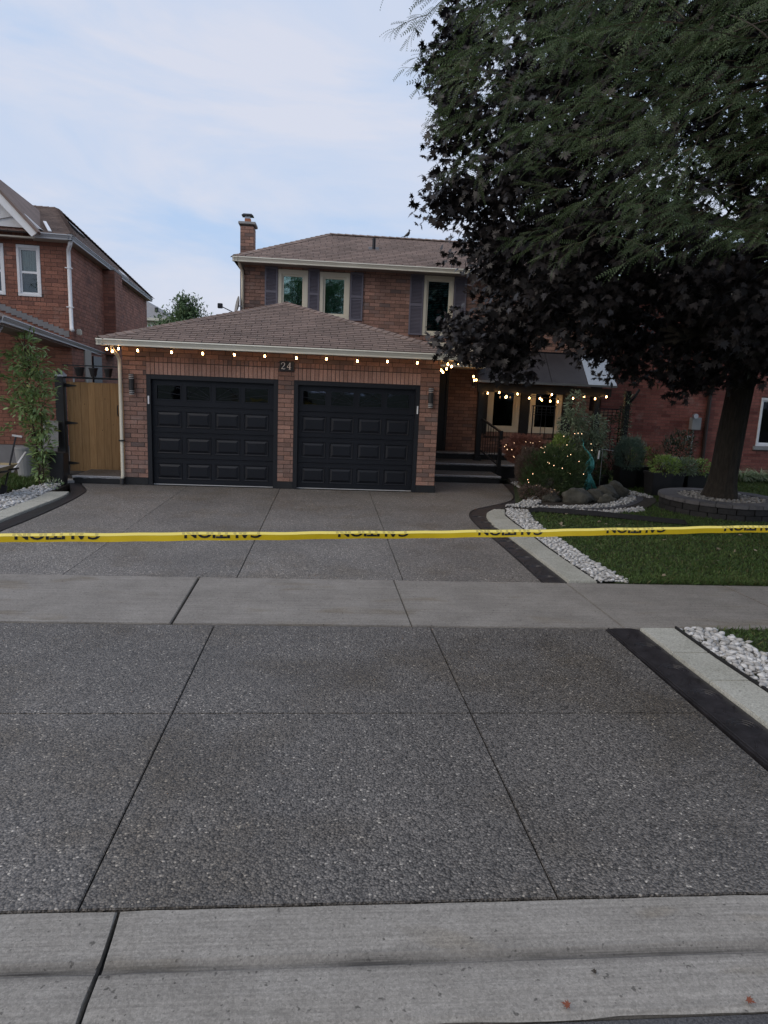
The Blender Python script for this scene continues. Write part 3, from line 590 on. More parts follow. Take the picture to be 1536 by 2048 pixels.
pebbles([(-4.93, 8.5), (-4.925, 10.6), (-4.90, 11.8), (-4.95, 12.5), (-5.0, 13.2), (-5.12, 13.7), (-5.3, 13.75), (-5.35, 13.2), (-5.45, 12.6), (-5.5, 11.8), (-5.75, 10.5), (-5.8, 8.5)], .055, .03, .0, MT['pebble'], pbed4, name='pebble_fill', tmpl=(IV, IF))

# ------------------------------------------------------------------ grass
def grass(name, P, n, h, z, label, clear=()):
    P = np.array(P); x0, y0 = P.min(0); x1, y1 = P.max(0)
    x = RNG.uniform(x0, x1, n*2); y = y0+(y1-y0)*RNG.uniform(0, 1, n*2)**1.25; k = inpoly(x, y, P)
    for (cx, cy, r) in clear: k &= np.hypot(x-cx, y-cy) > r
    for Q in GRASS_HOLES: k &= ~inpoly(x, y, Q)
    x = x[k][:n]; y = y[k][:n]; m = len(x)
    d = rdir(m, 1.3, .4); d[:, 2] = abs(d[:, 2])
    az = RNG.uniform(0, 2*np.pi, m); up = np.stack([np.cos(az), np.sin(az), np.zeros(m)], 1)
    Rm = frames(d, up); patch = .75+.5*np.sin(x*2.3+np.sin(y*1.7)*2)*np.sin(y*1.9+x)
    hh = h*RNG.uniform(.5, 1.15, m)*(.8+.25*patch); w = RNG.uniform(.0035, .007, m)*(1+y*.05)
    Rm = Rm*np.stack([w, hh, hh], 1)[:, None, :]
    tv = np.array([(-1, 0, 0), (1, 0, 0), (.7, .55, .06), (-.7, .55, .06), (0, 1, .28)]); 
    o = scatter(name, MT['grass'], None, tv, [(0, 1, 2), (0, 2, 3), (3, 2, 4)], Rm, np.stack([x, y, np.full(m, z)], 1))
    tag(o, label, 'grass', kind='stuff'); return o
GRASS_HOLES = [gb_poly, [(4.5, 11.72), (5.2, 11.72), (6.0, 12.1), (6.1, 12.5), (5.7, 12.25), (5.1, 11.98), (4.4, 11.92)]]
lawn = [(3.47, 7.26), (14, 7.26), (16, 19), (6.8, 18.5), (6.5, 15.5), (6.95, 13.9), (6.3, 12.5), (5.3, 11.9), (3.7, 11.9), (3.46, 10.4), (3.44, 8.6)]
grass('lawn_grass', lawn, 150000, .055, .015, 'short dark green lawn in the shade of the maple', clear=[(7.62, 12.4, 1.2)])
grass('lawn_edge_grass', [(3.48, 7.255), (9, 7.255), (9, 7.5), (3.5, 7.5)], 12000, .07, .012, 'longer grass fringe where the lawn meets the sidewalk')
grass('verge_grass', [(3.76, 4.6), (3.70, 5.35), (3.60, 5.79), (8, 5.79), (8, 2.5), (3.80, 2.5)], 30000, .05, .0, 'sparse mossy grass of the roadside verge')
grass('side_grass', [(-5.5, 13.0), (-5.35, 13.9), (-6.6, 14.6), (-7, 12.5), (-5.7, 12.2)], 9000, .12, .0, 'tuft of grass under the wheelbarrow beside the bin')

# ------------------------------------------------------------------ brickwork and roofing
CO, BL, HJ = .0875, .262, .010
BH = CO-.0105
def make_brick_mesh(name, L_, H_, m):
    mb = MB(); mb.box(-L_/2, L_/2, -.0075, .03, -H_/2, H_/2); me = bpy.data.meshes.new(name); me.from_pydata(mb.v, [], mb.f)
    bm = bmesh.new(); bm.from_mesh(me); ed = [e for e in bm.edges if all(v.co.y < 0 for v in e.verts)]
    bmesh.ops.bevel(bm, geom=ed, offset=.003, segments=1, affect='EDGES'); bmesh.ops.recalc_face_normals(bm, faces=bm.faces); bm.to_mesh(me); bm.free(); me.materials.append(m); return me
BRICK_MESH = {}
class Wall:
    """brick wall: face starts at p0 going along d (2D), outward normal is to the right of d"""
    def __init__(s, root, name, p0, d, length, z0, z1, openings=(), core=None, thick=.1):
        s.root = root; s.p0 = Vector((*p0, 0)); s.d = Vector((*d, 0)).normalized(); s.n = Vector((s.d.y, -s.d.x, 0)); s.len = length; s.z0 = z0; s.z1 = z1; s.op = list(openings)
        us = sorted({0, length, *[q for o in s.op for q in o[:2]]}); zs = sorted({z0, z1, *[q for o in s.op for q in o[2:]]})
        us = [u for u in us if 0 <= u <= length]; zs = [z for z in zs if z0 <= z <= z1]
        mb = MB()
        for a, b in zip(us[:-1], us[1:]):
            run = None
            for c, e in zip(zs[:-1], zs[1:]):
                hit = any(o[0] < (a+b)/2 < o[1] and o[2] < (c+e)/2 < o[3] for o in s.op)
                if hit:
                    if run: s.cell(mb, a, b, *run, thick); run = None
                else: run = (run[0] if run else c, e)
            if run: s.cell(mb, a, b, *run, thick)
        s.core = mb.build(name, core or MT['mortar'], root); s.joined = MB()
        s.count = 0
    def P(s, u, w, z): return s.p0+s.d*u+s.n*w+Vector((0, 0, z))
    def cell(s, mb, a, b, c, e, t): mb.obox(s.P((a+b)/2, -t/2, (c+e)/2), s.d*(b-a)/2, s.n*t/2, (0, 0, (e-c)/2))
    def brick(s, u0, u1, z0, z1, m, single):
        if u1-u0 < .02: return
        if single and s.count < single:
            s.count += 1; key = (round(z1-z0, 3) > .1, m.name)
            if key not in BRICK_MESH: BRICK_MESH[key] = make_brick_mesh('brick', .07 if key[0] else BL-.01, .2 if key[0] else BH, m)
            o = link('brick', BRICK_MESH[key], s.core); c = s.P((u0+u1)/2, random.uniform(-.0015, .0015), (z0+z1)/2)-org(s.core)
            sx = (u1-u0)/(.07 if key[0] else BL-.01); sz = (z1-z0)/(.2 if key[0] else BH)
            X = s.d*sx; Y = -s.n; o.matrix_basis = Matrix(((X.x, Y.x, 0, c.x), (X.y, Y.y, 0, c.y), (0, 0, sz, c.z), (0, 0, 0, 1)))
        else:
            w = random.uniform(.006, .0095); s.joined.obox(s.P((u0+u1)/2, w/2-.01, (z0+z1)/2), s.d*(u1-u0)/2, s.n*(w/2+.01), (0, 0, (z1-z0)/2))
    def running(s, m, z0=None, z1=None, u0=0, u1=None, single=0, skip=()):
        u1 = s.len if u1 is None else u1; z = s.z0 if z0 is None else z0; z1 = s.z1 if z1 is None else z1; r = 0
        while z+BH <= z1+.03:
            zt = min(z+BH, z1); x = u0-(BL/2 if r % 2 else 0)
            while x < u1:
                a = max(x, u0); b = min(x+BL-HJ, u1)
                segs = [(a, b)]
                for (oa, ob, oc, od) in list(s.op)+list(skip):
                    if oc < zt-.005 and od > z+.005:
                        ns = []
                        for (q, w) in segs:
                            if ob <= q or oa >= w: ns.append((q, w))
                            else:
                                if q < oa: ns.append((q, oa))
                                if w > ob: ns.append((ob, w))
                        segs = ns
                for (q, w) in segs: s.brick(q, w, z, zt, m, single)
                x += BL
            z += CO; r += 1
    def soldier(s, m, u0, u1, z0, z1, single=0, pitch=.081):
        n = round((u1-u0)/pitch); p = (u1-u0)/n
        for i in range(n): s.brick(u0+i*p+.005, u0+(i+1)*p-.005, z0+.005, z1-.005, m, single)
    def finish(s, m, name='brick_courses'):
        if s.joined.v:
            o = s.joined.build(name, m, s.core); o['kind'] = 'stuff'; return o
SH_MESH = {}
def shingle_plane(root, name, A, B, top, m, single=0, exp=.143, tab=.32, gap=.014, base_t=.03, part=None):
    """A-B eave (left to right seen from outside), top: list of further corners going back to A"""
    A = Vector(A); B = Vector(B); u = (B-A).normalized(); tp = [Vector(t) for t in top]; n = u.cross(tp[0]-A).normalized()
    if n.z < 0: n = -n
    v = n.cross(u).normalized()
    poly = [A, B]+tp; P2 = [((p-A).dot(u), (p-A).dot(v)) for p in poly]
    base = part or MB().slab(poly if (poly[1]-poly[0]).cross(poly[2]-poly[0]).z > 0 else poly[::-1], base_t).build(name, MT['underlay'], root)
    H = max(q[1] for q in P2); o0 = org(base); J = MB(); cnt = 0
    def ext(y):
        X = []
        for i in range(len(P2)):
            (x0, y0), (x1, y1) = P2[i], P2[(i+1) % len(P2)]
            if (y0-y)*(y1-y) <= 0 and abs(y1-y0) > 1e-9: X.append(x0+(x1-x0)*(y-y0)/(y1-y0))
        return (min(X), max(X)) if len(X) > 1 else None
    r = 0; y = .001
    while y < H-.03:
        e = ext(min(y+exp*.35, H-.001)); x = -1.0+(r % 2)*tab/2+(r % 3)*.02
        if e:
            while x < e[1]:
                a = max(x, e[0]); b = min(x+tab-gap, e[1])
                if b-a > .02:
                    jz = random.uniform(-.001, .001)
                    if single and cnt < single:
                        cnt += 1; key = (m.name, tab)
                        if key not in SH_MESH:
                            q = MB(); q.add([(-.5, .012, .014), (.5, .012, .014), (.5, exp, .005), (-.5, exp, .005), (-.5, .012, -.002), (.5, .012, -.002), (.5, exp, -.002), (-.5, exp, -.002)], [(0,1,2,3),(0,4,5,1),(1,5,6,2),(2,6,7,3),(3,7,4,0)])
                            me = bpy.data.meshes.new('shingle'); me.from_pydata(q.v, [], q.f); me.materials.append(m); SH_MESH[key] = me
                        o = link('shingle', SH_MESH[key], base); c = A+u*((a+b)/2)+v*(y+jz)+n*.002-o0; w = (b-a)
                        o.matrix_basis = Matrix(((u.x*w, v.x, n.x, c.x), (u.y*w, v.y, n.y, c.y), (u.z*w, v.z, n.z, c.z), (0, 0, 0, 1)))
                    else:
                        Q = lambda X, Y, Z: A+u*X+v*Y+n*Z
                        J.add([Q(a, y+.010, .014), Q(b, y+.010, .014), Q(b, y+exp, .006), Q(a, y+exp, .006), Q(a, y+.010, 0), Q(b, y+.010, 0)], [(0, 1, 2, 3), (0, 4, 5, 1)])
                x += tab
        y += exp; r += 1
    if J.v:
        o = J.build('shingle_courses', m, base); o['kind'] = 'stuff'
    return base
def hip_caps(root, a, b, m, w=.13, name='hip_cap', step=.17, single=True, up=.0):
    a = Vector(a); b = Vector(b); d = (b-a); n = max(1, int(d.length/step)); t = d.normalized(); sx = t.cross(Vector((0, 0, 1))).normalized(); upv = sx.cross(t)
    J = MB()
    for i in range(n):
        p = a+d*(i/n); q = a+d*((i+1.08)/n)
        vs = [p-sx*w-upv*.045+upv*.03, p+upv*.034, p+sx*w-upv*.045+upv*.03, q-sx*w-upv*.045+upv*.016, q+upv*.02, q+sx*w-upv*.045+upv*.016]
        vs += [x-upv*.012 for x in vs]
        fs = [(0,1,4,3),(1,2,5,4),(6,9,10,7),(7,10,11,8),(0,6,7,1),(1,7,8,2),(0,3,9,6),(2,8,11,5)]
        if single: MB().add(vs, fs).build(name, m, root)
        else: J.add(vs, fs)
    if not single:
        o = J.build(name, m, root); o['kind'] = 'stuff'
def gutter(root, a, b, m, size=.115, out_n=(0, -1, 0), name='gutter'):
    """K-style gutter profile swept from a to b; a,b on the top outer lip"""
    a = Vector(a); b = Vector(b); n = Vector(out_n).normalized(); s_ = size
    prof = [(-.014, 0), (0, -.014), (0, -.024), (-.016, -.030), (-.018, -.044), (-.036, -s_*.72), (-.036, -s_*.8), (-.026, -s_*.86), (-.026, -s_), (-.11, -s_), (-.11, 0), (-.104, 0), (-.104, -s_+.01), (-.05, -s_+.01), (-.03, -.02)]
    vs = [p+n*o+Vector((0, 0, z)) for p in (a, b) for (o, z) in prof]; k = len(prof)
    mb = MB().add(vs, [(i, (i+1) % k, (i+1) % k+k, i+k) for i in range(k)]+[tuple(range(k)), tuple(range(k, 2*k))])
    return mb.build(name, m, root)
def window(root, x0, x1, y, z0, z1, fm, frame_w=.11, glass=None, blinds=0, name='window', deep=.1, sash=.045, back=None, mull=None, curtain=False, bottom_w=None):
    """window facing -Y at plane y, a part with frame, sash, pane sub-parts"""
    fw = frame_w; bw = fw if bottom_w is None else bottom_w; f = MB(); yo = y-.025
    for (a, b, c, d) in ((x0, x1, z1-fw*1.25, z1), (x0, x1, z0, z0+bw), (x0, x0+fw, z0+bw, z1-fw*1.25), (x1-fw, x1, z0+bw, z1-fw*1.25)):
        f.box(a, b, yo, y+.07, c, d)
    w = f.build(name, fm, root, bevel=.006)
    a, b, c, d = x0+fw, x1-fw, z0+bw, z1-fw*1.25
    s2 = MB()
    for (p, q, r, t) in ((a, b, d-sash, d), (a, b, c, c+sash), (a, a+sash, c+sash, d-sash), (b-sash, b, c+sash, d-sash)): s2.box(p, q, y+.012, y+.06, r, t)
    if mull: s2.box(a+sash, b-sash, y+.012, y+.055, mull-.025, mull+.025)
    s2.build('sash', fm, w, bevel=.004)
    MB().box(a+sash-.004, b-sash+.004, y+.040, y+.046, c+sash-.004, d-sash+.004).build('pane', glass or MT['glass'], w)
    MB().box(a, b, y+.18, y+.19, c, d).build('room_behind', back or MT['interior'], w)
    if blinds:
        J = MB(); zz = c+sash+.01
        while zz < d-sash:
            J.obox(((a+b)/2, y+.10, zz), ((b-a)/2-sash, 0, 0), (0, .014, .009), (0, -.0006, .001)); zz += blinds
        o = J.build('blind_slat', MT['blind_w'] if fm is MT['white'] else MT['blind'], w); o['kind'] = 'stuff'
    if curtain:
        J = MB(); n = 24; vs = []
        zc = mull if mull else c
        for i in range(n+1):
            x = a+sash+(b-a-2*sash)*i/n; yy_ = y+.10+.012*math.sin(i*1.7); vs += [(x, yy_, zc+.0), (x, yy_, d-sash)]
        J.add(vs, [(2*i, 2*i+2, 2*i+3, 2*i+1) for i in range(n)]).build('curtain', MT['curtain'], w)
    return w
def shutter(root, x0, x1, y, z0, z1):
    f = MB(); t = .035
    for (a, b, c, d) in ((x0, x0+.04, z0, z1), (x1-.04, x1, z0, z1), (x0+.04, x1-.04, z1-.05, z1), (x0+.04, x1-.04, z0, z0+.05), (x0+.04, x1-.04, (z0+z1)/2-.03, (z0+z1)/2+.03)): f.box(a, b, y-t, y-.004, c, d)
    s = f.build('shutter', MT['shutter'], root); J = MB(); zz = z0+.07
    while zz < z1-.06:
        if abs(zz-(z0+z1)/2) > .045: J.obox(((x0+x1)/2, y-.017, zz), ((x1-x0)/2-.04, 0, 0), (0, .010, .010), (0, -.004, .004))
        zz += .034
    MB().box(x0+.04, x1-.04, y-.012, y-.006, z0+.05, z1-.05).build('shutter_back', MT['shutter'], s)
    o = J.build('louvre', MT['shutter'], s); o['kind'] = 'stuff'; return s

# ------------------------------------------------------------------ the brick house
house = thing('brick_house', 'two storey brown brick house with a double black door garage in front', 'house', (-.85, 13.8, 0))
GY = 13.8
D1 = (-3.505, -.965); D2 = (-.655, 1.865); DT = 2.17
opn = [(D1[0]+3.95, D1[1]+3.95, 0, DT), (D2[0]+3.95, D2[1]+3.95, 0, DT)]
gw = Wall(house, 'garage_wall', (-3.95, GY), (1, 0), 6.2, 0, 2.71, opn)
gw.soldier(MT['brick_pale'], D1[0]+3.95, D1[1]+3.95, DT+.0, DT+.235, single=300)
gw.soldier(MT['brick_pale'], D2[0]+3.95, D2[1]+3.95, DT+.0, DT+.235, single=300)
def header_row(u0, u1):
    n = round((u1-u0)/.081); p = (u1-u0)/n
    for i in range(n): gw.brick(u0+i*p+.005, u0+(i+1)*p-.005, DT+.245, DT+.335, MT['brick_pale'], 0)
header_row(D1[0]+3.95, D1[1]+3.95); header_row(D2[0]+3.95, D2[1]+3.95)
sk = [(D1[0]+3.95, D1[1]+3.95, 0, DT+.34), (D2[0]+3.95, D2[1]+3.95, 0, DT+.34)]
for (a, b) in ((0, D1[0]+3.95), (D1[1]+3.95, D2[0]+3.95), (D2[1]+3.95, 6.2)):
    gw.running(MT['brick'], z0=.15, z1=2.49, u0=a+.001, u1=b-.001, single=300)
gw.running(MT['brick'], z0=2.5125, z1=2.70)
gw.finish(MT['brick'])
for (a, b) in ((-3.97, D1[0]-.0), (D1[1], D2[0]), (D2[1], 2.27)):
    MB().box(a, b, GY-.022, GY+.14, 0, .145).build('plinth', MT['black'], house, bevel=.006)
gs = Wall(house, 'garage_side_wall', (2.25, GY+.1), (0, 1), 4.1, 0, 2.71); gs.running(MT['brick'], z0=.02); gs.finish(MT['brick'])
gl_ = Wall(house, 'garage_side_wall', (-3.95, 18.0), (0, -1), 4.1, 0, 2.71); gl_.running(MT['brick'], z0=.02); gl_.finish(MT['brick'])
# garage doors
def garage_door(x0, x1, tag_side, burst):
    fr = MB(); fw = .085
    for (a, b, c, d) in ((x0, x0+fw, .0, DT), (x1-fw, x1, .0, DT), (x0+fw, x1-fw, DT-fw, DT)): fr.box(a, b, GY-.012, GY+.13, c, d)
    f2 = MB(); fr.build('door_frame', MT['navy_frame'], house, bevel=.005)
    a, b = x0+fw, x1-fw; top = DT-fw; bot = .025; hs = (top-bot)/4; ys = GY+.075
    dm = MB()
    for k in range(4):
        z0 = bot+k*hs; z1 = z0+hs-.006
        if k < 3: dm.box(a, b, ys, ys+.045, z0, z1)
        dm.box(a, b, ys-.006, ys-.0005, z0+.006, z0+.020); dm.box(a, b, ys-.006, ys-.0005, z1-.020, z1-.006)
    n = 4; m_ = .075; pw = (b-a-m_*2+.05)/4
    zt0 = bot+3*hs; zt1 = zt0+hs-.006
    wx = [(a+m_+i*pw, a+m_+(i+1)*pw-.075) for i in range(4)]
    wz0, wz1 = zt0+.115, zt1-.085
    dm.box(a, b, ys, ys+.045, zt0, wz0); dm.box(a, b, ys, ys+.045, wz1, zt1)
    e = [a]+[q for w in wx for q in w]+[b]
    for i in range(0, len(e), 2): dm.box(e[i], e[i+1], ys, ys+.045, wz0, wz1)
    door = dm.build('garage_door', MT['navy'], house)
    for k in range(3):
        for (p, q) in wx:
            z0 = bot+k*hs+.095; z1 = z0+hs-.185
            J = MB(); o_, i_ = .0, .042; yf = ys-.0015; yi = ys+.012; yr = ys-.012
            # recessed moulding then raised field
            ring = lambda d, y: [(p+d, y, z0+d), (q-d, y, z0+d), (q-d, y, z1-d), (p+d, y, z1-d)]
            R_ = [ring(0, yf), ring(.004, ys-.012), ring(.012, ys-.012), ring(.026, ys+.001-.002), ring(.034, ys-.001), ring(.074, ys-.019)]
            vs = [v for r in R_ for v in r]; fs = []
            for r in range(len(R_)-1):
                for i in range(4): fs.append((r*4+i, r*4+(i+1) % 4, r*4+4+(i+1) % 4, r*4+4+i))
            fs.append(tuple(range(len(vs)-4, len(vs)))); J.add(vs, fs).build('raised_panel', MT['navy'], door)
    for i, (p, q) in enumerate(wx):
        J = MB()
        for (s0, s1, t0, t1) in ((p, q, wz1-.022, wz1), (p, q, wz0, wz0+.022), (p, p+.022, wz0+.022, wz1-.022), (q-.022, q, wz0+.022, wz1-.022)): J.box(s0, s1, ys-.010, ys+.02, t0, t1)
        wdw = J.build('door_window', MT['navy'], door)
        g_ = MB().box(p+.018, q-.018, ys+.024, ys+.028, wz0+.018, wz1-.018).build('door_pane', MT['glass_door'], door)
        J = MB(); zc = wz0+.03; cx = (a+b)/2
        # sunburst muntins fanning out from the centre of the door
        def clip(x): return min(max(x, p+.02), q-.02)
        for ang in (12, 28, 50):
            for sg in (-1, 1):
                pts = []
                for t in np.linspace(.1, 1.3, 60):
                    x = cx+sg*t*math.cos(rad(ang)); z = zc+t*math.sin(rad(ang))*.6
                    if p+.02 < x < q-.02 and wz0+.02 < z < wz1-.02: pts.append((x, ys+.016, z))
                if len(pts) > 1: J.bar(pts[0], pts[-1], .012, .01)
        for r0 in (.38,):
            pts = []
            for t in np.linspace(0, math.pi, 60):
                x = cx+r0*1.3*math.cos(t); z = zc+r0*.7*math.sin(t)
                if p+.02 < x < q-.02 and wz0+.02 < z < wz1-.02: pts.append((x, ys+.016, z))
                elif len(pts) > 1: J.tube(pts, .006, 4); pts = []
                else: pts = []
            if len(pts) > 1: J.tube(pts, .006, 4)
        if J.v: J.build('muntin', MT['navy'], door)
    MB().box(a, b, ys, ys+.05, .004, .022).build('threshold_seal', MT['lightsteel'], door)
    tx = x0+.04 if tag_side < 0 else x1-.04
    MB().box(tx-.014, tx+.014, GY-.032, GY-.013, 1.60, 1.76).build('door_sensor', MT['white'], house, bevel=.004)
    MB().box(x0, x1, GY+.35, GY+.36, 0, DT).build('garage_interior', MT['interior'], house)
garage_door(*D1, -1, 0); garage_door(*D2, 1, 0)
# garage roof
RL, RR, RYF, RZ = -4.25, 2.62, 13.38, 2.79
AP = (-1.0, 16.8, 3.95); RB = (-1.0, 18.0, 3.95)
shingle_plane(house, 'garage_roof', (RL, RYF, RZ), (RR, RYF, RZ), [AP], MT['shingle'], single=300)
shingle_plane(house, 'garage_roof_side', (RR, RYF, RZ), (RR, 18.0, RZ), [RB, AP], MT['shingle'])
shingle_plane(house, 'garage_roof_side', (RL, 18.0, RZ), (RL, RYF, RZ), [AP, RB], MT['shingle'])
hip_caps(house, (RL, RYF, RZ+.01), (AP[0], AP[1], AP[2]+.015), MT['shingle'])
hip_caps(house, (RR, RYF, RZ+.01), (AP[0], AP[1], AP[2]+.015), MT['shingle'])
hip_caps(house, (AP[0], AP[1]-.05, AP[2]+.02), (AP[0], 18, AP[2]+.02), MT['shingle'])
gutter(house, (RL-.03, 13.30, 2.785), (RR+.02, 13.30, 2.785), MT['gutter'])
gutter(house, (RL-.03, 18.0, 2.785), (RL-.03, 13.31, 2.785), MT['gutter'], out_n=(-1, 0, 0))
gutter(house, (RR+.02, 13.31, 2.785), (RR+.02, 16.9, 2.785), MT['gutter'], out_n=(1, 0, 0))
sf = MB(); sf.box(RL, RR, 13.41, GY-.002, 2.672, 2.70); sf.box(RL, -3.953, GY, 18, 2.672, 2.70); sf.box(2.253, RR, GY, 17.9, 2.672, 2.70); sf.build('soffit', MT['soffit'], house)
# downspout at the left corner
ds = MB(); P_ = [(-4.02, 13.42, 2.69), (-4.02, 13.45, 2.60), (-3.985, 13.62, 2.50), (-3.985, 13.745, 2.42), (-3.985, 13.75, 2.3), (-3.985, 13.75, .20), (-3.985, 13.70, .12)]
ds.tube(P_, .034, 8); ds.build('downspout', MT['cream'], house, smooth=True)
MB().box(-4.03, -3.94, 13.70, 13.79, .86, .89).build('downspout_strap', MT['black'], house)
MB().tube([(-3.985, 13.70, .13), (-3.985, 13.68, .02)], .04, 8).build('downspout_boot', MT['blackplastic'], house)
# main block
MX0, MX1, MY = -2.12, 7.02, 18.0
W1 = (-1.29, -.548, 3.76, 4.91); W2 = (-.25, .505, 3.76, 4.90); W3 = (2.40, 3.17, 3.47, 4.955)
WA = (4.25, 5.12, 1.06, 2.30); WB = (5.39, 6.27, 1.06, 2.30); DR = (2.26, 3.18, .52, 2.58)
ops = [(a-MX0, b-MX0, c, d) for a, b, c, d in (W1, W2, W3, WA, WB, DR)]
mw = Wall(house, 'main_wall', (MX0, MY), (1, 0), MX1-MX0, 0, 4.97, ops)
for W_ in (W3,):
    mw.soldier(MT['brick'], W_[0]-MX0-.05, W_[1]-MX0+.05, W_[2]-.12, W_[2])
for W_ in (WA, WB): mw.soldier(MT['brick'], W_[0]-MX0-.03, W_[1]-MX0+.03, W_[2]-.12, W_[2])
mw.running(MT['brick'], z0=.02, z1=2.7, u0=4.3, skip=[(WA[0]-MX0-.05, WB[1]-MX0+.05, WA[2]-.12, WA[2])])
mw.running(MT['brick'], z0=2.73, z1=4.965, skip=[(W3[0]-MX0-.05, W3[1]-MX0+.05, W3[2]-.12, W3[2])])
mw.finish(MT['brick'])
ml = Wall(house, 'main_left_wall', (MX0, 23.0), (0, -1), 5.0, 0, 4.97); ml.finish(MT['brick'])
mr_ = Wall(house, 'main_right_wall', (MX1, MY), (0, 1), 5.0, 0, 4.97); mr_.running(MT['brick'], z0=.02); mr_.finish(MT['brick'])
bk = Wall(house, 'back_wall', (MX1, 23.0), (-1, 0), MX1-MX0, 0, 4.97); bk.finish(MT['brick'])
window(house, W1[0], W1[1], MY, W1[2], W1[3], MT['cream'], .09, sash=.05)
window(house, W2[0], W2[1], MY, W2[2], W2[3], MT['cream'], .09, sash=.05)
window(house, W3[0], W3[1], MY, W3[2], W3[3], MT['cream'], .075, sash=.045, blinds=.042)
window(house, WA[0], WA[1], MY, WA[2], WA[3], MT['cream'], .115, glass=MT['glass_dark'], sash=.05)
window(house, WB[0], WB[1], MY, WB[2], WB[3], MT['cream'], .115, glass=MT['glass_dark'], sash=.05)
for (a, b, c, d) in ((-1.62, -1.30, 3.76, 4.955), (-.538, -.262, 3.76, 4.95), (.515, .845, 3.75, 4.93), (2.04, 2.39, 3.47, 4.965), (3.18, 3.50, 3.47, 4.965)): shutter(house, a, b, MY-.008, c, d)
for (a, b) in ((5.13, 5.38), (3.96, 4.24), (6.28, 6.55)):
    MB().box(a, b, MY-.045, MY-.009, 1.0, 2.32).build('porch_shutter', MT['black'], house, bevel=.006)
# entrance door
MB().box(DR[0], DR[1], MY+.03, MY+.08, DR[2], DR[3]).build('front_door', MT['black'], house)
df = MB()
for (a, b, c, d) in ((DR[0], DR[0]+.06, DR[2], DR[3]), (DR[1]-.06, DR[1], DR[2], DR[3]), (DR[0]+.06, DR[1]-.06, DR[3]-.06, DR[3])): df.box(a, b, MY-.02, MY+.03, c, d)
df.build('front_door_frame', MT['black'], house)
# main roof
EY, EZ = 17.58, 5.085
ra, rb = (-.03, 20.3, 6.27), (4.75, 20.3, 6.27)
shingle_plane(house, 'main_roof', (-2.33, EY, EZ), (7.30, EY, EZ), [rb, ra], MT['shingle'])
for nm, A_, B_, T_ in (('main_roof_side', (-2.33, 23.05, EZ), (-2.33, EY, EZ), [ra]), ('main_roof_side', (7.30, EY, EZ), (7.30, 23.05, EZ), [rb]), ('main_roof_back', (7.3, 23.05, EZ), (-2.33, 23.05, EZ), [ra, rb])):
    MB().slab([A_, B_]+T_, .03).build(nm, MT['shingle'], house)
hip_caps(house, (-2.33, EY, EZ+.01), (ra[0], ra[1], ra[2]+.01), MT['shingle'], single=False, step=.2)
hip_caps(house, (7.3, EY, EZ+.01), (rb[0], rb[1], rb[2]+.01), MT['shingle'], single=False, step=.2)
hip_caps(house, (ra[0], ra[1], ra[2]+.015), (rb[0], rb[1], rb[2]+.015), MT['shingle'], single=False, step=.2, name='ridge_cap')
gutter(house, (-2.36, 17.50, 5.08), (7.32, 17.50, 5.08), MT['gutter'])
gutter(house, (-2.36, 23.1, 5.08), (-2.36, 17.51, 5.08), MT['gutter'], out_n=(-1, 0, 0))
sf = MB(); sf.box(-2.33, 7.3, 17.61, MY-.002, 4.965, 4.99); sf.box(-2.33, MX0-.002, MY, 23, 4.965, 4.99); sf.build('soffit', MT['soffit_l'], house)
MB().tube([(-2.22, 17.66, 4.97), (-2.2, 17.8, 4.88), (-2.17, 17.95, 4.78), (-2.17, 17.96, 4.6), (-2.17, 17.96, 3.0)], .036, 8).build('downspout', MT['cream'], house, smooth=True)
# chimney on the left end wall
ch = Wall(house, 'chimney', (-2.48, 20.0), (1, 0), .36, 0, 6.34, thick=.5); ch.running(MT['brick'], z0=4.9, z1=6.34); ch.finish(MT['brick'])
cw = Wall(house, 'chimney_side', (-2.12, 20.005), (0, 1), .49, 0, 6.34, thick=.02); cw.running(MT['brick'], z0=4.9); cw.finish(MT['brick'])
MB().box(-2.53, -2.06, 19.94, 20.56, 6.34, 6.41).build('chimney_cap', MT['cap'], house, bevel=.012)
fl = MB(); fl.box(-2.38, -2.22, 20.15, 20.31, 6.41, 6.53); fo = fl.build('flue', MT['flue'], house)
MB().box(-2.37, -2.23, 20.16, 20.30, 6.53, 6.60).build('flue_mesh', MT['steel'], fo)
MB().add([(-2.46, 20.07, 6.60), (-2.14, 20.07, 6.60), (-2.14, 20.39, 6.60), (-2.46, 20.39, 6.60), (-2.41, 20.12, 6.65), (-2.19, 20.12, 6.65), (-2.19, 20.34, 6.65), (-2.41, 20.34, 6.65)], [(0,3,2,1),(4,5,6,7),(0,1,5,4),(1,2,6,5),(2,3,7,6),(3,0,4,7)]).build('flue_hood', MT['metal'], fo)
vz = EZ+(19.0-EY)*(6.27-EZ)/(20.3-EY)
vp = MB().tube([(1.14, 19.0, vz-.05), (1.14, 19.0, vz+.27)], .045, 10).build('vent_pipe', MT['metal'], house, smooth=False)
MB().slab([(1.0, 18.86, vz-.05), (1.28, 18.86, vz-.05), (1.28, 19.14, vz+.075), (1.0, 19.14, vz+.075)], .01).build('vent_flashing', MT['metal'], vp)
# entry roof between garage and porch
shingle_plane(house, 'entry_roof', (2.64, 16.95, 2.80), (3.86, 16.95, 2.80), [(3.86, 18.0, 3.12), (2.64, 18.0, 3.12)], MT['shingle'])
gutter(house, (2.64, 16.88, 2.795), (3.88, 16.88, 2.795), MT['gutter'])
MB().box(2.64, 3.86, 16.98, 17.99, 2.66, 2.69).build('entry_soffit', MT['cream'], house)
MB().box(2.56, 3.9, 17.93, 17.985, 3.12, 3.31).build('flashing_board', MT['cream'], house)
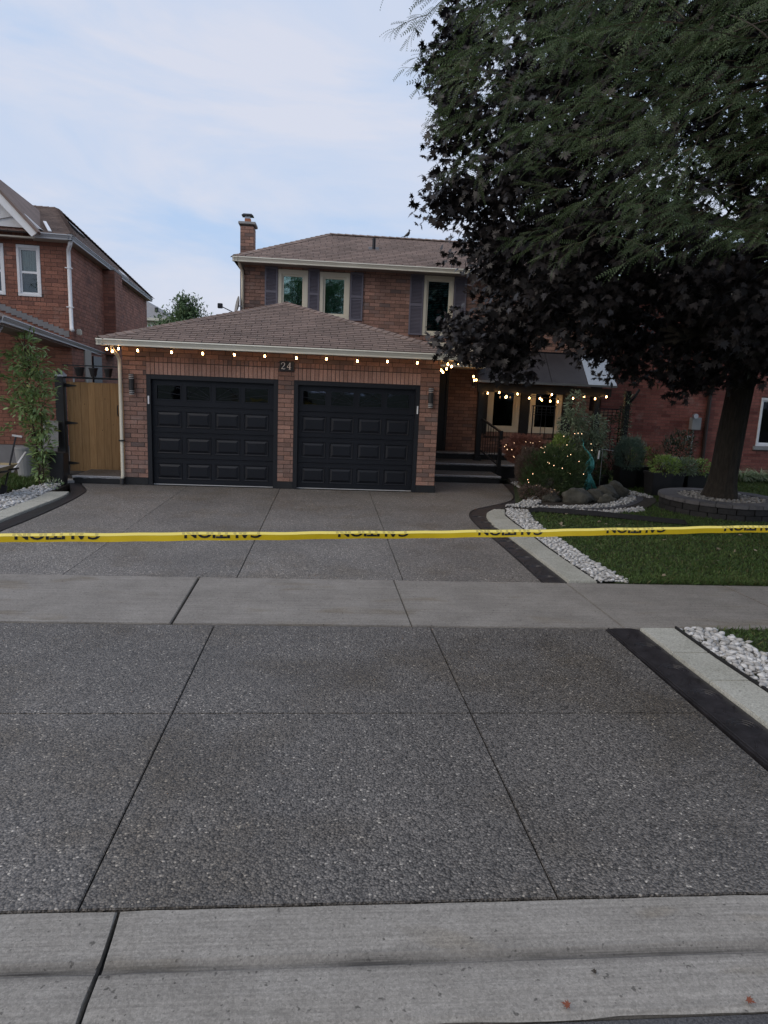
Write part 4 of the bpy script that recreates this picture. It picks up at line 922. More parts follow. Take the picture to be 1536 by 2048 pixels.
# porch and steps, black risers, pale chiselled nosings
def nosing(x0, x1, y, z, parent, xr=None):
    n = int((x1-x0)/.045); vs = []; 
    mb = MB(); prof = [(-.03, 0), (-.036, -.012), (-.030, -.028), (-.024, -.042), (.02, -.042), (.05, 0)]
    k = len(prof)
    for i in range(n+1):
        x = x0+(x1-x0)*i/n
        for j, (o, h) in enumerate(prof): vs.append((x, y+o+(random.uniform(-.008, .008) if j in (1, 2, 3) else 0), z+h+(random.uniform(-.005, .005) if j in (1, 2, 3) else 0)))
    fs = [(i*k+j, i*k+(j+1) % k, (i+1)*k+(j+1) % k, (i+1)*k+j) for i in range(n) for j in range(k)]+[tuple(range(k)), tuple(n*k+j for j in range(k))]
    return mb.add(vs, fs).build('nosing', MT['nose'], parent)
MT['nose'] = mat('pale_nosing', (.30, .30, .31), (.42, .42, .43), rough=.7, nscale=30, bump=.5)
for (x0, x1, y0, y1, z1) in ((2.27, 4.07, 15.5, 16.42, .17), (2.27, 4.74, 16.42, 17.55, .345), (2.27, 7.02, 17.55, 17.98, .52)):
    st = MB().box(x0, x1, y0, y1, 0, z1-.045).build('step', MT['black'], house)
    MB().box(x0+.001, x1-.001, y0+.03, y1-.001, z1-.045, z1).build('tread', MT['aggregate'], st)
    nosing(x0, x1+.02, y0, z1+.001, st)
pw_ = Wall(house, 'porch_front_wall', (4.76, 17.54), (1, 0), 2.26, 0, .50); pw_.running(MT['brick'], z0=.02); pw_.finish(MT['brick'])

# ------------------------------------------------------------------ porch pergola
pg = thing('porch_pergola', 'black post pergola with dark smoked canopy over the porch', 'pergola', (5.4, 17.3, 0))
for (x, z) in ((3.90, .345), (6.95, 0)):
    p = MB().box(x-.065, x+.065, 17.25, 17.38, z, 2.1).build('post', MT['black'], pg, bevel=.006)
    MB().box(x-.09, x+.09, 17.225, 17.405, z, z+.10).build('post_foot', MT['black'], p, bevel=.006)
MB().box(3.80, 7.30, 17.26, 17.37, 2.10, 2.30).build('beam', MT['black'], pg, bevel=.006)
MB().box(4.6, 7.35, 17.90, 17.985, 3.10, 3.19).build('wall_plate', MT['navy'], pg)
for i, x in enumerate((3.85, 4.76, 5.67, 6.58, 7.32)):
    MB().bar((x, 17.14, 2.345), (x, 17.93, 3.105), .04, .05).build('rafter', MT['black'], pg)
ca = (17.10, 2.345); cb = (17.90, 3.12)
for a, b, m_ in ((3.76, 4.74, 'smoked'), (4.755, 5.655, 'smoked'), (5.67, 6.60, 'smoked'), (6.615, 7.36, 'sky_sheen_poly')):
    MB().slab([(a, ca[0], ca[1]+.03), (b, ca[0], ca[1]+.03), (b, cb[0], cb[1]+.03), (a, cb[0], cb[1]+.03)], .008).build('canopy_panel', MT[m_], pg)
MB().box(3.76, 7.36, 17.085, 17.098, 2.335, 2.385).build('edge_trim', MT['steel'], pg)
rl = thing('stair_railing', 'short black handrail beside the porch steps', 'railing', (4.17, 16.05, .17))
MB().box(4.12, 4.20, 15.98, 16.06, .17, 1.20).build('newel_post', MT['black'], rl, bevel=.006)
MB().bar((4.16, 16.02, 1.17), (3.95, 17.25, 1.42), .05, .04).build('handrail', MT['black'], rl)
MB().bar((4.16, 16.02, .36), (3.95, 17.25, .62), .03, .03).build('lower_rail', MT['black'], rl)
for i in range(7):
    t = (i+1)/8; x = 4.16-.21*t; y = 16.02+1.23*t
    MB().bar((x, y, .36+.26*t), (x, y, 1.17+.25*t), .014, .014).build('baluster', MT['black'], rl)

# ------------------------------------------------------------------ signs, lamps, bird, dish
sg = thing('house_number_sign', 'black house number plate 24 between the garage doors', 'sign', (-.80, 13.78, 2.44))
MB().box(-.945, -.66, 13.755, 13.788, 2.345, 2.535).build('plate', MT['blackplastic'], sg, bevel=.003)
def stroke(mb, pts, ws, y, t=.004):
    n = len(pts)
    L_ = []; 
    for i, (x, z) in enumerate(pts):
        a = pts[max(i-1, 0)]; b = pts[min(i+1, n-1)]; dx, dz = b[0]-a[0], b[1]-a[1]; l = math.hypot(dx, dz) or 1
        L_ += [(x-dz/l*ws[i]/2, y, z+dx/l*ws[i]/2), (x+dz/l*ws[i]/2, y, z-dx/l*ws[i]/2)]
    mb.add(L_+[(x, y+t, z) for x, _, z in L_], [(2*i, 2*i+1, 2*i+3, 2*i+2) for i in range(n-1)]+[(2*i, 2*i+2, 2*i+2+2*n, 2*i+2*n) for i in range(n-1)]+[(2*i+1, 2*i+1+2*n, 2*i+3+2*n, 2*i+3) for i in range(n-1)])
def numerals():
    y = 13.749; k = .13; zc = 2.375
    two = [(.08, .70), (.10, .74), (.14, .70), (.10, .66)]
    J = MB(); x0 = -.912; f = lambda p: [(x0+a*k, zc+b*k) for a, b in p]
    stroke(J, f([(.06, .72), (.08, .86), (.18, .97), (.32, 1.0), (.46, .95), (.54, .82), (.52, .66), (.42, .5), (.26, .32), (.12, .16), (.05, .04)]), [q*k for q in (.13, .07, .06, .06, .07, .12, .13, .10, .07, .05, .05)], y)
    stroke(J, f([(.03, .03), (.15, .10), (.3, .07), (.45, .02), (.56, .07), (.60, .2)]), [q*k for q in (.07, .10, .12, .10, .07, .04)], y)
    J.build('numeral', MT['numeral'], sg)
    J = MB(); x0 = -.800; 
    stroke(J, f([(.46, 1.0), (.3, .72), (.04, .30)]), [q*k for q in (.06, .06, .06)], y)
    stroke(J, f([(.02, .29), (.35, .29), (.66, .29)]), [q*k for q in (.07, .07, .05)], y-.0005)
    stroke(J, f([(.48, 1.0), (.46, .5), (.44, .04)]), [q*k for q in (.13, .13, .13)], y-.001)
    stroke(J, f([(.30, .02), (.58, .02)]), [q*k for q in (.05, .05)], y-.0015)
    J.build('numeral', MT['numeral'], sg)
numerals()
def wall_lamp(x, y, z0, z1, label, r=.052):
    w = thing('wall_lamp', label, 'wall lamp', (x, y, z0), group='cylindrical lamps on the brick front')
    h = z1-z0; yc = y-.075
    MB().tube([(x, yc, z0+.10*h/.4), (x, yc, z1-.10*h/.4)], r, 16).build('lamp_body', MT['blackplastic'], w, smooth=False)
    MB().box(x-.03, x+.03, yc+.03, y-.004, z0+h*.35, z0+h*.65).build('mount', MT['blackplastic'], w)
    for zb in (z0, z1-.10*h/.4):
        for i in range(3):
            zz = zb+.01+i*.032*h/.4
            MB().tube([(x, yc, zz), (x, yc, zz+.010)], r*.98, 16).build('louvre_ring', MT['lightsteel'], w)
            MB().tube([(x, yc, zz+.010), (x, yc, zz+.028*h/.4)], r*.9, 16).build('louvre_gap', MT['blackplastic'], w)
    return w
wall_lamp(-3.765, GY-.0, 1.765, 2.165, 'black cylinder wall lamp on the left garage pier beside the gate')
wall_lamp(2.075, GY-.0, 1.735, 2.135, 'black cylinder wall lamp on the right garage pier near the steps')
wall_lamp(3.82, MY-.0, 2.18, 2.40, 'small black wall lamp on the porch wall left of the pergola post', .04)
bd = thing('bird', 'small dark bird perched on the main roof ridge', 'bird', (2.16, 20.3, 6.29))
J = MB(); J.tube([(2.06, 20.3, 6.33), (2.11, 20.3, 6.36), (2.17, 20.3, 6.40), (2.20, 20.3, 6.45), (2.21, 20.3, 6.49)], [.01, .03, .045, .035, .015], 8); J.build('body', MT['metal'], bd, smooth=True)
MB().tube([(2.20, 20.3, 6.50), (2.215, 20.3, 6.52), (2.225, 20.3, 6.515)], [.026, .026, .012], 8).build('head', MT['metal'], bd, smooth=True)
MB().tube([(2.235, 20.3, 6.515), (2.265, 20.3, 6.51)], [.008, .002], 5).build('beak', MT['metal'], bd)
MB().bar((2.07, 20.3, 6.345), (1.99, 20.3, 6.315), .03, .01).build('tail', MT['metal'], bd)
for s_ in (-.012, .012): MB().tube([(2.16, 20.3+s_, 6.38), (2.165, 20.3+s_, 6.285)], .004, 4).build('leg', MT['metal'], bd)
dsh = thing('satellite_dish', 'pale satellite dish on a short mast behind the garage roof', 'satellite dish', (-2.5, 17.9, 3.3))
J = MB(); c = Vector((-2.30, 17.85, 3.97)); nn = Vector((-.93, -.30, .2)).normalized(); a_ = nn.cross(Vector((0, 0, 1))).normalized(); b2 = a_.cross(nn); vs = [c-nn*.05]; fs = []
for r in (1, 2, 3):
    for k in range(20):
        t = 2*math.pi*k/20; q = r/3; vs.append(c+a_*math.cos(t)*.20*q+b2*math.sin(t)*.23*q-nn*.05*(1-q*q))
for k in range(20): fs.append((0, 1+k, 1+(k+1) % 20))
for r in (0, 1):
    for k in range(20): fs.append((1+r*20+k, 21+r*20+k, 21+r*20+(k+1) % 20, 1+r*20+(k+1) % 20))
n_ = len(vs); vs2 = [v-nn*.008 for v in vs]
J.add(vs, fs); J.add(vs2, [f[::-1] for f in fs]); J.build('reflector', MT['cap'], dsh, smooth=True)
MB().tube([c-nn*.06, c-nn*.12, c-nn*.12+Vector((0, 0, -.3)), (-2.2, 17.95, 3.0)], .02, 8).build('mast', MT['steel'], dsh)
MB().bar(c-b2*.2, c+nn*.42-b2*.12, .02, .02).build('arm', MT['metal'], dsh)
MB().box(-2.74, -2.62, 17.66, 17.74, 3.86, 3.98).build('receiver', MT['metal'], dsh, bevel=.01)

# ------------------------------------------------------------------ string lights
def string_lights(label, pts, group, cable=None, drop=.07):
    p0 = pts[0]; t = thing('string_lights', label, 'string lights', (p0[0], p0[1], p0[2]+.06), group=group)
    cb = MB(); cab = cable or [(x, y, z+drop) for x, y, z in pts]
    full = []
    for i in range(len(cab)-1):
        a = Vector(cab[i]); b = Vector(cab[i+1])
        for k in range(6):
            q = k/6; s_ = a.lerp(b, q); s_.z -= 4*q*(1-q)*.012*(b-a).length; full.append(s_)
    full.append(Vector(cab[-1])); cb.tube(full, .0055, 5); cb.build('cable', MT['blackplastic'], t)
    for (x, y, z) in pts:
        dx, dy = random.uniform(-.012, .012), random.uniform(-.015, .015)
        bl = MB().tube([(x, y, z-.026), (x+dx*.1, y, z-.022), (x+dx*.3, y, z-.008), (x+dx*.6, y, z+.010), (x+dx, y+dy, z+.026)], [.005, .013, .018, .014, .008], 10).build('bulb', MT['bulb'], t, smooth=True)
        MB().tube([(x+dx, y+dy, z+.022), (x+dx, y+dy, z+drop+.004)], .011, 8).build('socket', MT['blackplastic'], bl)
string_lights('warm bulb string hung under the gutter above the garage doors', [(-4.12, 13.45, 2.60), (-3.56, 13.45, 2.60), (-2.94, 13.45, 2.595), (-2.36, 13.45, 2.595), (-1.77, 13.45, 2.60), (-1.20, 13.45, 2.60), (-.60, 13.45, 2.59), (-.03, 13.45, 2.60), (.57, 13.45, 2.585), (1.15, 13.45, 2.60), (1.73, 13.45, 2.60), (2.34, 13.45, 2.60)], 'warm string lights along the eaves and porch')
string_lights('short drop of warm bulbs beside the left downspout', [(-3.985, 13.3, 2.56), (-3.93, 13.5, 2.62)], 'warm string lights along the eaves and porch')
string_lights('bunched warm bulbs at the corner of the garage above the front door', [(2.56, 13.62, 2.63), (2.46, 13.75, 2.57), (2.40, 13.95, 2.53), (2.34, 14.2, 2.50), (2.42, 14.5, 2.47), (2.36, 15.0, 2.49)], 'warm string lights along the eaves and porch')
string_lights('three warm bulbs clustered beside the pergola post', [(3.57, 16.8, 2.46), (3.60, 16.8, 2.37), (3.66, 16.85, 2.38)], 'warm string lights along the eaves and porch')
string_lights('warm bulb string swagged along the pergola beam over the porch windows', [(4.03, 17.12, 2.07), (4.32, 17.12, 2.10), (4.52, 17.12, 2.0), (4.80, 17.12, 2.08), (5.10, 17.12, 1.99), (5.38, 17.12, 1.99), (5.68, 17.12, 2.10), (6.24, 17.12, 2.03), (6.53, 17.12, 2.08), (6.82, 17.12, 2.04), (7.11, 17.12, 2.10)], 'warm string lights along the eaves and porch')
string_lights('small warm bulbs at the back of the porch against the windows', [(4.66, 17.75, 1.98), (5.85, 17.7, 1.93), (6.05, 17.7, 1.92), (5.62, 17.7, 1.95)], 'warm string lights along the eaves and porch')

# ------------------------------------------------------------------ left neighbour house (local frame, rotated)
NB = thing('neighbour_house', 'two storey orange red brick house with white gable at the left', 'house', (-5.70, 16.34, 0), rot=rad(5.6))
nw = Wall(NB, 'front_wall', (-9.0, .35), (1, 0), 8.83, 0, 5.02, [(9.0-2.07, 9.0-1.50, 3.80, 4.90), (9-1.24, 9-.75, 3.80, 4.90)], core=MT['mortar_red'])
nw.running(MT['brick_l'], z0=.46, z1=5.0, u0=5.2, skip=[(9-1.27, 9-.70, 3.70, 3.80)]); nw.soldier(MT['brick_l'], 9-1.27, 9-.70, 3.70, 3.795); nw.finish(MT['brick_l'])
MB().box(-9, -.16, .33, .40, 0, .44).build('foundation', MT['foundation'], NB)
ns = Wall(NB, 'side_wall', (-.17, .35), (0, 1), 11.2, 0, 5.02, core=MT['mortar_red']); ns.running(MT['brick_l'], z0=.46, z1=5.0); ns.finish(MT['brick_l'])
pl = Wall(NB, 'side_pilaster', (-.17, 3.95), (1, 0), .30, 2.7, 5.0, core=MT['mortar_red'], thick=1.1); pl.running(MT['brick_l']); pl.finish(MT['brick_l'])
pl = Wall(NB, 'side_pilaster', (.13, 3.96), (0, 1), 1.08, 2.7, 5.0, core=MT['mortar_red'], thick=.02); pl.running(MT['brick_l']); pl.finish(MT['brick_l'])
window(NB, -1.24, -.75, .35, 3.80, 4.90, MT['white'], .055, glass=MT['glass_clear'], sash=.035, mull=4.32, curtain=True)
window(NB, -2.07, -1.50, .35, 3.80, 4.90, MT['white'], .055, glass=MT['glass_clear'], sash=.035, mull=4.32, curtain=True)
ap = (-1.82, 5.85, 6.88)
shingle_plane(NB, 'roof_front', (-7, 0, 5.12), (0, 0, 5.12), [ap, (-7, 5.85, 6.88)], MT['shingle'])
shingle_plane(NB, 'roof_hip', (0, 0, 5.12), (0, 11.7, 5.12), [ap], MT['shingle'])
MB().slab([(0, 11.7, 5.12), (-7, 11.7, 5.12), (-7, 5.85, 6.88), ap], .03).build('roof_back', MT['shingle'], NB)
hip_caps(NB, (0, 0, 5.13), (ap[0], ap[1], ap[2]+.01), MT['shingle'], single=False); hip_caps(NB, (0, 11.7, 5.13), (ap[0], ap[1], ap[2]+.01), MT['shingle'], single=False)
hip_caps(NB, (ap[0], ap[1], ap[2]+.01), (-7, 5.85, 6.9), MT['shingle'], single=False, name='ridge_cap')
gutter(NB, (-.75, -.07, 5.12), (.03, -.07, 5.12), MT['grey_trim']); gutter(NB, (.05, -.07, 5.12), (.05, 11.75, 5.12), MT['grey_trim'], out_n=(1, 0, 0))
s2 = MB(); s2.box(-7, 0, .03, .348, 5.0, 5.03); s2.box(-.168, 0, .35, 11.6, 5.0, 5.03); s2.build('soffit', MT['soffit'], NB)
MB().tube([(-.02, .05, 5.02), (-.05, .1, 4.93), (-.13, .26, 4.84), (-.13, .27, 4.7), (-.13, .27, 3.25), (-.10, .15, 3.12), (-.05, .02, 3.09)], .045, 8).build('downspout', MT['white'], NB, smooth=True)
for z in (4.45, 3.6): MB().box(-.21, -.07, .22, .33, z, z+.02).build('downspout_strap', MT['white'], NB)
# front gable with white siding and barge board
sl = 1.13; gx = -.64; gz = 5.07; hw = 1.27; axx = gx-hw; azz = gz+hw*sl
MB().add([(gx+.0, .12, 5.22), (gx-.13, .12, 5.22), (axx, .12, azz-.15), (axx-hw, .12, 5.22), (gx+.0, .30, 5.22), (gx-.13, .30, 5.22), (axx, .30, azz-.15), (axx-hw, .30, 5.22)], [(0, 1, 2), (1, 3, 2), (4, 6, 5), (5, 6, 7), (0, 2, 6, 4)]).build('gable_siding', MT['white'], NB)
gb = Wall(NB, 'gable_brick', (-3.1, .16), (1, 0), 2.25, 4.98, 5.36, core=MT['mortar_red']); gb.soldier(MT['brick_l'], 0, 2.25, 4.99, 5.20); gb.running(MT['brick_l'], z0=5.21); gb.finish(MT['brick_l'])
for sgn in (1, -1):
    e = gx if sgn > 0 else 2*axx-gx
    MB().slab([(e, -.22, gz), (axx, -.22, azz), (axx, -.22, azz-.30), (e-.10*sgn, -.22, gz-.08)], .05).build('barge_board', MT['white'], NB)
    A_ = (e+.05*sgn, -.26, gz+.03); B_ = (e+.05*sgn, .15, gz+.03); T_ = [(axx, 4.6, azz+.03), (axx, -.26, azz+.03)]
    if sgn > 0: MB().slab([A_, B_]+T_, .05).build('gable_roof', MT['shingle'], NB)
    else: MB().slab([B_, A_, T_[1], T_[0]], .05).build('gable_roof', MT['shingle'], NB)
MB().bar((-.46, .12, 5.19), (-.95, 1.55, 5.66), .07, .02).build('valley_flashing', MT['white'], NB)
MB().bar((axx, .10, 5.3), (axx+.8, .10, azz-1.0), .1, .04, up=(0, 1, 0)).build('gable_brace', MT['white'], NB)
# skylight and vents on the hip
def hipz(x): return 5.12+(-x)*(6.88-5.12)/1.82
J = MB().slab([(-.95, 3.7, hipz(-.95)+.10), (-.70, 3.7, hipz(-.70)+.10), (-.70, 4.5, hipz(-.70)+.10), (-.95, 4.5, hipz(-.95)+.10)][::1], .1).build('skylight', MT['metal'], NB)
MB().slab([(-.22, 6.5, hipz(-.22)+.05), (-.08, 6.5, hipz(-.08)+.05), (-.08, 7.4, hipz(-.08)+.05), (-.22, 7.4, hipz(-.22)+.05)], .05).build('roof_flashing', MT['white'], NB)
# lower roof with its gutter
th = rad(5.6)
def nl(x, y, z):
    dx, dy = x+5.70, y-16.34; return (dx*math.cos(th)+dy*math.sin(th), -dx*math.sin(th)+dy*math.cos(th), z)
e1 = nl(-5.35, 11.95, 3.0); e2 = nl(-5.93, 16.9, 2.845); e3 = nl(-6.5, 21.9, 2.69)
w2_ = nl(-8.9, 16.9, 3.98); w1_ = nl(-8.9, 11.95, 4.35)
MB().slab([e1, e2, w2_, w1_], .05).build('lower_roof', MT['shingle'], NB)
MB().slab([e2, e3, (e3[0]-.5, e3[1], e3[2]+.19), (e2[0]-.5, e2[1], e2[2]+.19)], .05).build('lower_roof', MT['shingle'], NB)
gd = (Vector(e3)-Vector(e1)).normalized(); gn = Vector((gd.y, -gd.x, 0)).normalized()
gutter(NB, Vector(e1)+gn*.08+Vector((0, 0, .01)), Vector(e3)+gn*.08+Vector((0, 0, .01)), MT['grey_trim'], out_n=gn)
MB().slab([Vector(e1)-Vector((0, 0, .12)), Vector(e3)-Vector((0, 0, .12)), Vector(e3)-gn*.45-Vector((0, 0, .12)), Vector(e1)-gn*.45-Vector((0, 0, .12))], .02).build('lower_soffit', MT['soffit_l'], NB)
# stepped flashing on the front wall
for i in range(14):
    x = -.20-i*.11; z = 3.03+i*.042
    MB().box(x-.11, x, .325, .342, z-.08, z+.06).build('step_flashing', MT['foundation'], NB)
MB().tube([nl(-5.45, 12.2, 2.86), nl(-5.55, 12.2, 2.70), nl(-5.7, 12.25, 2.62), nl(-5.95, 12.3, 2.60)], .05, 8).build('downspout', MT['grey_trim'], NB, smooth=True)
MB().box(-.165, -.13, 1.45, 2.1, .44, 2.72).build('trim_panel', MT['soffit'], NB)
MB().box(-.165, -.12, 2.3, 3.25, 1.5, 2.6).build('side_window', MT['navy'], NB)
MB().box(-.12, -.02, .62, .78, 3.02, 3.16).build('exhaust_vent', MT['curtain'], NB, bevel=.02)

# far house and far trees beyond
FH = thing('far_house', 'distant house with grey hip roof beyond the neighbour wall', 'house', (-12.5, 45, 0))
MB().box(-17, -10.1, 45, 53, 0, 5.75).build('wall', MT['cream'], FH)
MB().slab([(-17.4, 44.6, 5.75), (-9.7, 44.6, 5.75), (-13, 49, 7.6), (-14.5, 49, 7.6)], .08).build('roof', MT['shingle_grey'], FH)
MB().slab([(-9.7, 44.6, 5.75), (-9.7, 53.4, 5.75), (-13, 49, 7.6)], .08).build('roof', MT['shingle_grey'], FH)
MB().box(-17.4, -9.7, 44.5, 44.6, 5.6, 5.76).build('fascia', MT['gutter'], FH)
fw_ = MB().box(-11.6, -10.6, 44.93, 44.99, 4.2, 5.35).build('window', MT['white'], FH)
MB().box(-11.48, -11.12, 44.90, 44.925, 4.3, 5.25).build('pane', MT['glass'], fw_); MB().box(-11.08, -10.72, 44.90, 44.925, 4.3, 5.25).build('pane', MT['glass'], fw_)
MB().tube([(-10.9, 45.8, 6.0), (-10.9, 45.8, 6.5)], .12, 8).build('roof_vent', MT['metal'], FH)

# ------------------------------------------------------------------ right neighbour house
RB_ = thing('red_brick_house', 'deep red brick house with meter box to the right behind the maple', 'house', (11, 19, 0))
rw = Wall(RB_, 'front_wall', (7.75, 19.0), (1, 0), 9.0, 0, 5.0, [(12.52-7.75, 13.5-7.75, .86, 2.25)], core=MT['mortar_red'])
rw.running(MT['brick_r'], z0=.02, z1=5.0, skip=[(12.45-7.75, 13.57-7.75, .74, .86)]); rw.finish(MT['brick_r'])
Wall(RB_, 'side_wall', (7.75, 28.0), (0, -1), 9.0, 0, 5.0, core=MT['mortar_red']).finish(MT['brick_r'])
window(RB_, 12.52, 13.5, 19.0, .86, 2.25, MT['white'], .06, glass=MT['glass_dark'], blinds=.05, sash=.04)
MB().box(12.45, 13.57, 18.93, 19.02, .75, .855).build('sill', MT['cap'], RB_, bevel=.008)
MB().slab([(7.4, 18.6, 5.05), (17.2, 18.6, 5.05), (17.2, 23, 6.6), (11.5, 23, 6.6)], .05).build('roof', MT['shingle'], RB_)
MB().slab([(7.4, 28, 5.05), (7.4, 18.6, 5.05), (11.5, 23, 6.6)], .05).build('roof', MT['shingle'], RB_)
MB().box(7.4, 17.2, 18.52, 18.6, 4.95, 5.06).build('gutter', MT['gutter'], RB_)
MB().tube([(10.92, 18.93, 4.9), (10.92, 18.93, .1)], .055, 8).build('downspout', mat('brown_downspout', (.03, .018, .016), rough=.5), RB_)
MB().tube([(12.0, 18.96, 2.3), (12.0, 18.96, .1)], .018, 8).build('white_conduit', MT['white'], RB_)
mtb = MB().box(10.42, 10.70, 18.82, 18.985, 1.27, 1.62).build('meter_box', MT['bin'], RB_, bevel=.01)
MB().tube([(10.45, 18.80, 1.66), (10.45, 18.70, 1.66)], .07, 14).build('meter_glass', MT['steel'], mtb)
MB().box(10.36, 10.48, 18.90, 18.985, .98, 1.09).build('junction_box', MT['bin'], RB_, bevel=.006)
MB().tube([(10.55, 18.94, 1.27), (10.55, 18.94, .1)], .025, 8).build('conduit', MT['bin'], RB_)
fc = thing('side_fence', 'brown board fence between the two houses behind the trellis', 'fence', (7.4, 18.6, 0))
for i in range(7): MB().box(7.06+i*.103, 7.06+i*.103+.096, 18.6, 18.62, .1, 1.62).build('board', MT['cedar_old'], fc)
MB().box(7.03, 7.78, 18.57, 18.60, 1.60, 1.70).build('top_rail', MT['cedar_old'], fc)

# ------------------------------------------------------------------ wooden gate, post, pot rail
gt = thing('wooden_gate', 'tan vertical board gate with black strap hinges', 'gate', (-4.9, 15.0, 0))
bx = -5.44; bw_ = [.125, .15, .15, .145, .16, .15, .15, .16, .15, .14]
for i, w in enumerate(bw_):
    dz = random.uniform(-.004, .004)
    if bx+w > -3.96: w = -3.96-bx
    if w < .03: break
    b = MB().box(bx+.0015, bx+w-.0015, 15.0+random.uniform(-.002, .002), 15.022, .08, 1.955+dz).build('board', MT['cedar'], gt, bevel=.0015)
    for k in range(random.choice((0, 1, 2))):
        kx = bx+random.uniform(.03, w-.03); kz = random.uniform(.2, 1.8)
        MB().tube([(kx, 14.9985, kz), (kx, 15.003, kz)], random.uniform(.006, .011), 8).build('knot', MT['knot'], b)
    bx += w
for z in (1.88, 1.10, .25):
    MB().add([(-5.47, 14.994, z-.05), (-5.47, 14.994, z+.05), (-5.44, 14.994, z+.035), (-5.24, 14.994, z+.008), (-5.24, 14.994, z-.008), (-5.44, 14.994, z-.035)]+[(a, 14.985, b) for a, b in ((-5.47, z-.05), (-5.47, z+.05), (-5.44, z+.035), (-5.24, z+.008), (-5.24, z-.008), (-5.44, z-.035))], [(0,1,2,3,4,5),(6,11,10,9,8,7)]+[(i, i+6, (i+1) % 6+6, (i+1) % 6) for i in range(6)]).build('strap_hinge', MT['black'], gt)
MB().tube([(-4.40, 14.98, 1.28), (-4.40, 14.94, 1.33), (-4.40, 14.94, 1.47), (-4.40, 14.98, 1.5)], .012, 6).build('latch', MT['black'], gt)
gp = thing('gate_post', 'thick black square gate post with a solar cap', 'post', (-5.53, 14.95, 0))
MB().box(-5.63, -5.46, 14.86, 15.03, 0, 2.06).build('post_shaft', MT['black'], gp, bevel=.006)
MB().box(-5.645, -5.445, 14.845, 15.045, 2.06, 2.10).build('cap_base', MT['steel'], gp)
MB().add([(-5.64, 14.85, 2.10), (-5.45, 14.85, 2.10), (-5.45, 15.04, 2.10), (-5.64, 15.04, 2.10), (-5.59, 14.90, 2.17), (-5.50, 14.90, 2.17), (-5.50, 14.99, 2.17), (-5.59, 14.99, 2.17)], [(0,3,2,1),(4,5,6,7),(0,1,5,4),(1,2,6,5),(2,3,7,6),(3,0,4,7)]).build('solar_cap', MT['smoked'], gp)
pr = thing('pot_rail', 'black double rail fixed above the wooden gate', 'rail', (-4.75, 15.0, 2.0))
MB().box(-5.46, -3.96, 14.97, 15.00, 2.025, 2.065).build('lower_rail', MT['black'], pr)
MB().box(-5.50, -3.96, 14.97, 15.00, 2.285, 2.31).build('upper_rail', MT['black'], pr)
for x in (-5.30, -5.02): MB().box(x, x+.03, 14.975, 14.995, 1.95, 2.03).build('rail_bracket', MT['steel'], pr)
for i, (x, w) in enumerate(((-5.14, .10), (-4.86, .085), (-4.56, .085), (-4.20, .09))):
    pt = thing('hanging_pot', ['widest black pot nearest the gate post on the rail', 'black tapered pot second from the gate post', 'black tapered pot third from the gate post', 'black pot on the rail half hidden by the downspout'][i], 'pot', (x, 14.93, 2.07), group='black pots hung on the rail above the gate')
    MB().tube([(x, 14.92, 2.075), (x, 14.92, 2.235)], [w*.62, w], 14).build('pot_body', MT['blackplastic'], pt, smooth=False)
    MB().tube([(x, 14.92, 2.235), (x, 14.92, 2.262)], [w*1.12, w*1.12], 14).build('pot_rim', MT['blackplastic'], pt)
stp = thing('gate_step', 'low black step with pale edge in front of the gate', 'step', (-4.4, 14.2, 0))
MB().box(-4.96, -3.97, 13.80, 14.85, 0, .10).build('step_base', MT['black'], stp)
MB().box(-4.955, -3.975, 13.84, 14.85, .10, .145).build('tread', MT['aggregate'], stp)
nosing(-4.97, -3.97, 13.82, .146, stp)
bt = thing('black_tall_planter', 'tall black square planter beside the gate post', 'planter', (-5.25, 13.6, 0))
MB().add([(-5.22, 13.4, 0), (-5.00, 13.4, 0), (-5.00, 13.62, 0), (-5.22, 13.62, 0), (-5.26, 13.36, .62), (-4.96, 13.36, .62), (-4.96, 13.66, .62), (-5.26, 13.66, .62)], [(0,3,2,1),(4,5,6,7),(0,1,5,4),(1,2,6,5),(2,3,7,6),(3,0,4,7)]).build('planter_body', MT['blackplastic'], bt, bevel=.008)
MB().prism([(-5.24, 13.38), (-4.98, 13.38), (-4.98, 13.64), (-5.24, 13.64)], .622, .63).build('soil_fill', MT['soil'], bt)
tg = thing('pale_flagstone', 'pale flat stone laid beside the gate step', 'flagstone', (-5.05, 13.9, 0))
MB().prism([(-5.14, 13.62), (-4.82, 13.9), (-4.9, 14.1), (-5.2, 14.0)], 0, .05).build('stone', MT['cap'], tg, bevel=.004)
wb = thing('wheelbarrow', 'old tan tray wheelbarrow at the left edge of the photo', 'wheelbarrow', (-5.75, 11.9, 0))
MB().add([(-6.1, 11.6, .28), (-5.55, 11.6, .28), (-5.55, 12.0, .28), (-6.1, 12.0, .28), (-6.3, 11.4, .56), (-5.28, 11.4, .56), (-5.28, 12.2, .56), (-6.3, 12.2, .56)], [(0,3,2,1),(0,1,5,4),(1,2,6,5),(2,3,7,6),(3,0,4,7)]).build('tray', MT['barrow'], wb)
MB().prism([(-6.22, 11.48), (-5.36, 11.48), (-5.36, 12.12), (-6.22, 12.12)], .49, .53).build('load', MT['cap'], wb)
for x in (-5.50, -6.0): MB().bar((x, 11.7, .28), (x-.0, 11.66, 0), .05, .05).build('leg', MT['black'], wb)
for y in (11.6, 12.0): MB().bar((-6.6, y, .22), (-4.9-.3, y, .50), .03, .03).build('handle', MT['black'], wb)
bn = thing('grey_bin', 'grey round bin against the neighbour wall', 'bin', (-6.0, 14.25, 0))
MB().tube([(-6.0, 14.25, 0), (-6.0, 14.25, .60)], [.17, .22], 20).build('bin_body', MT['bin'], bn, smooth=False)
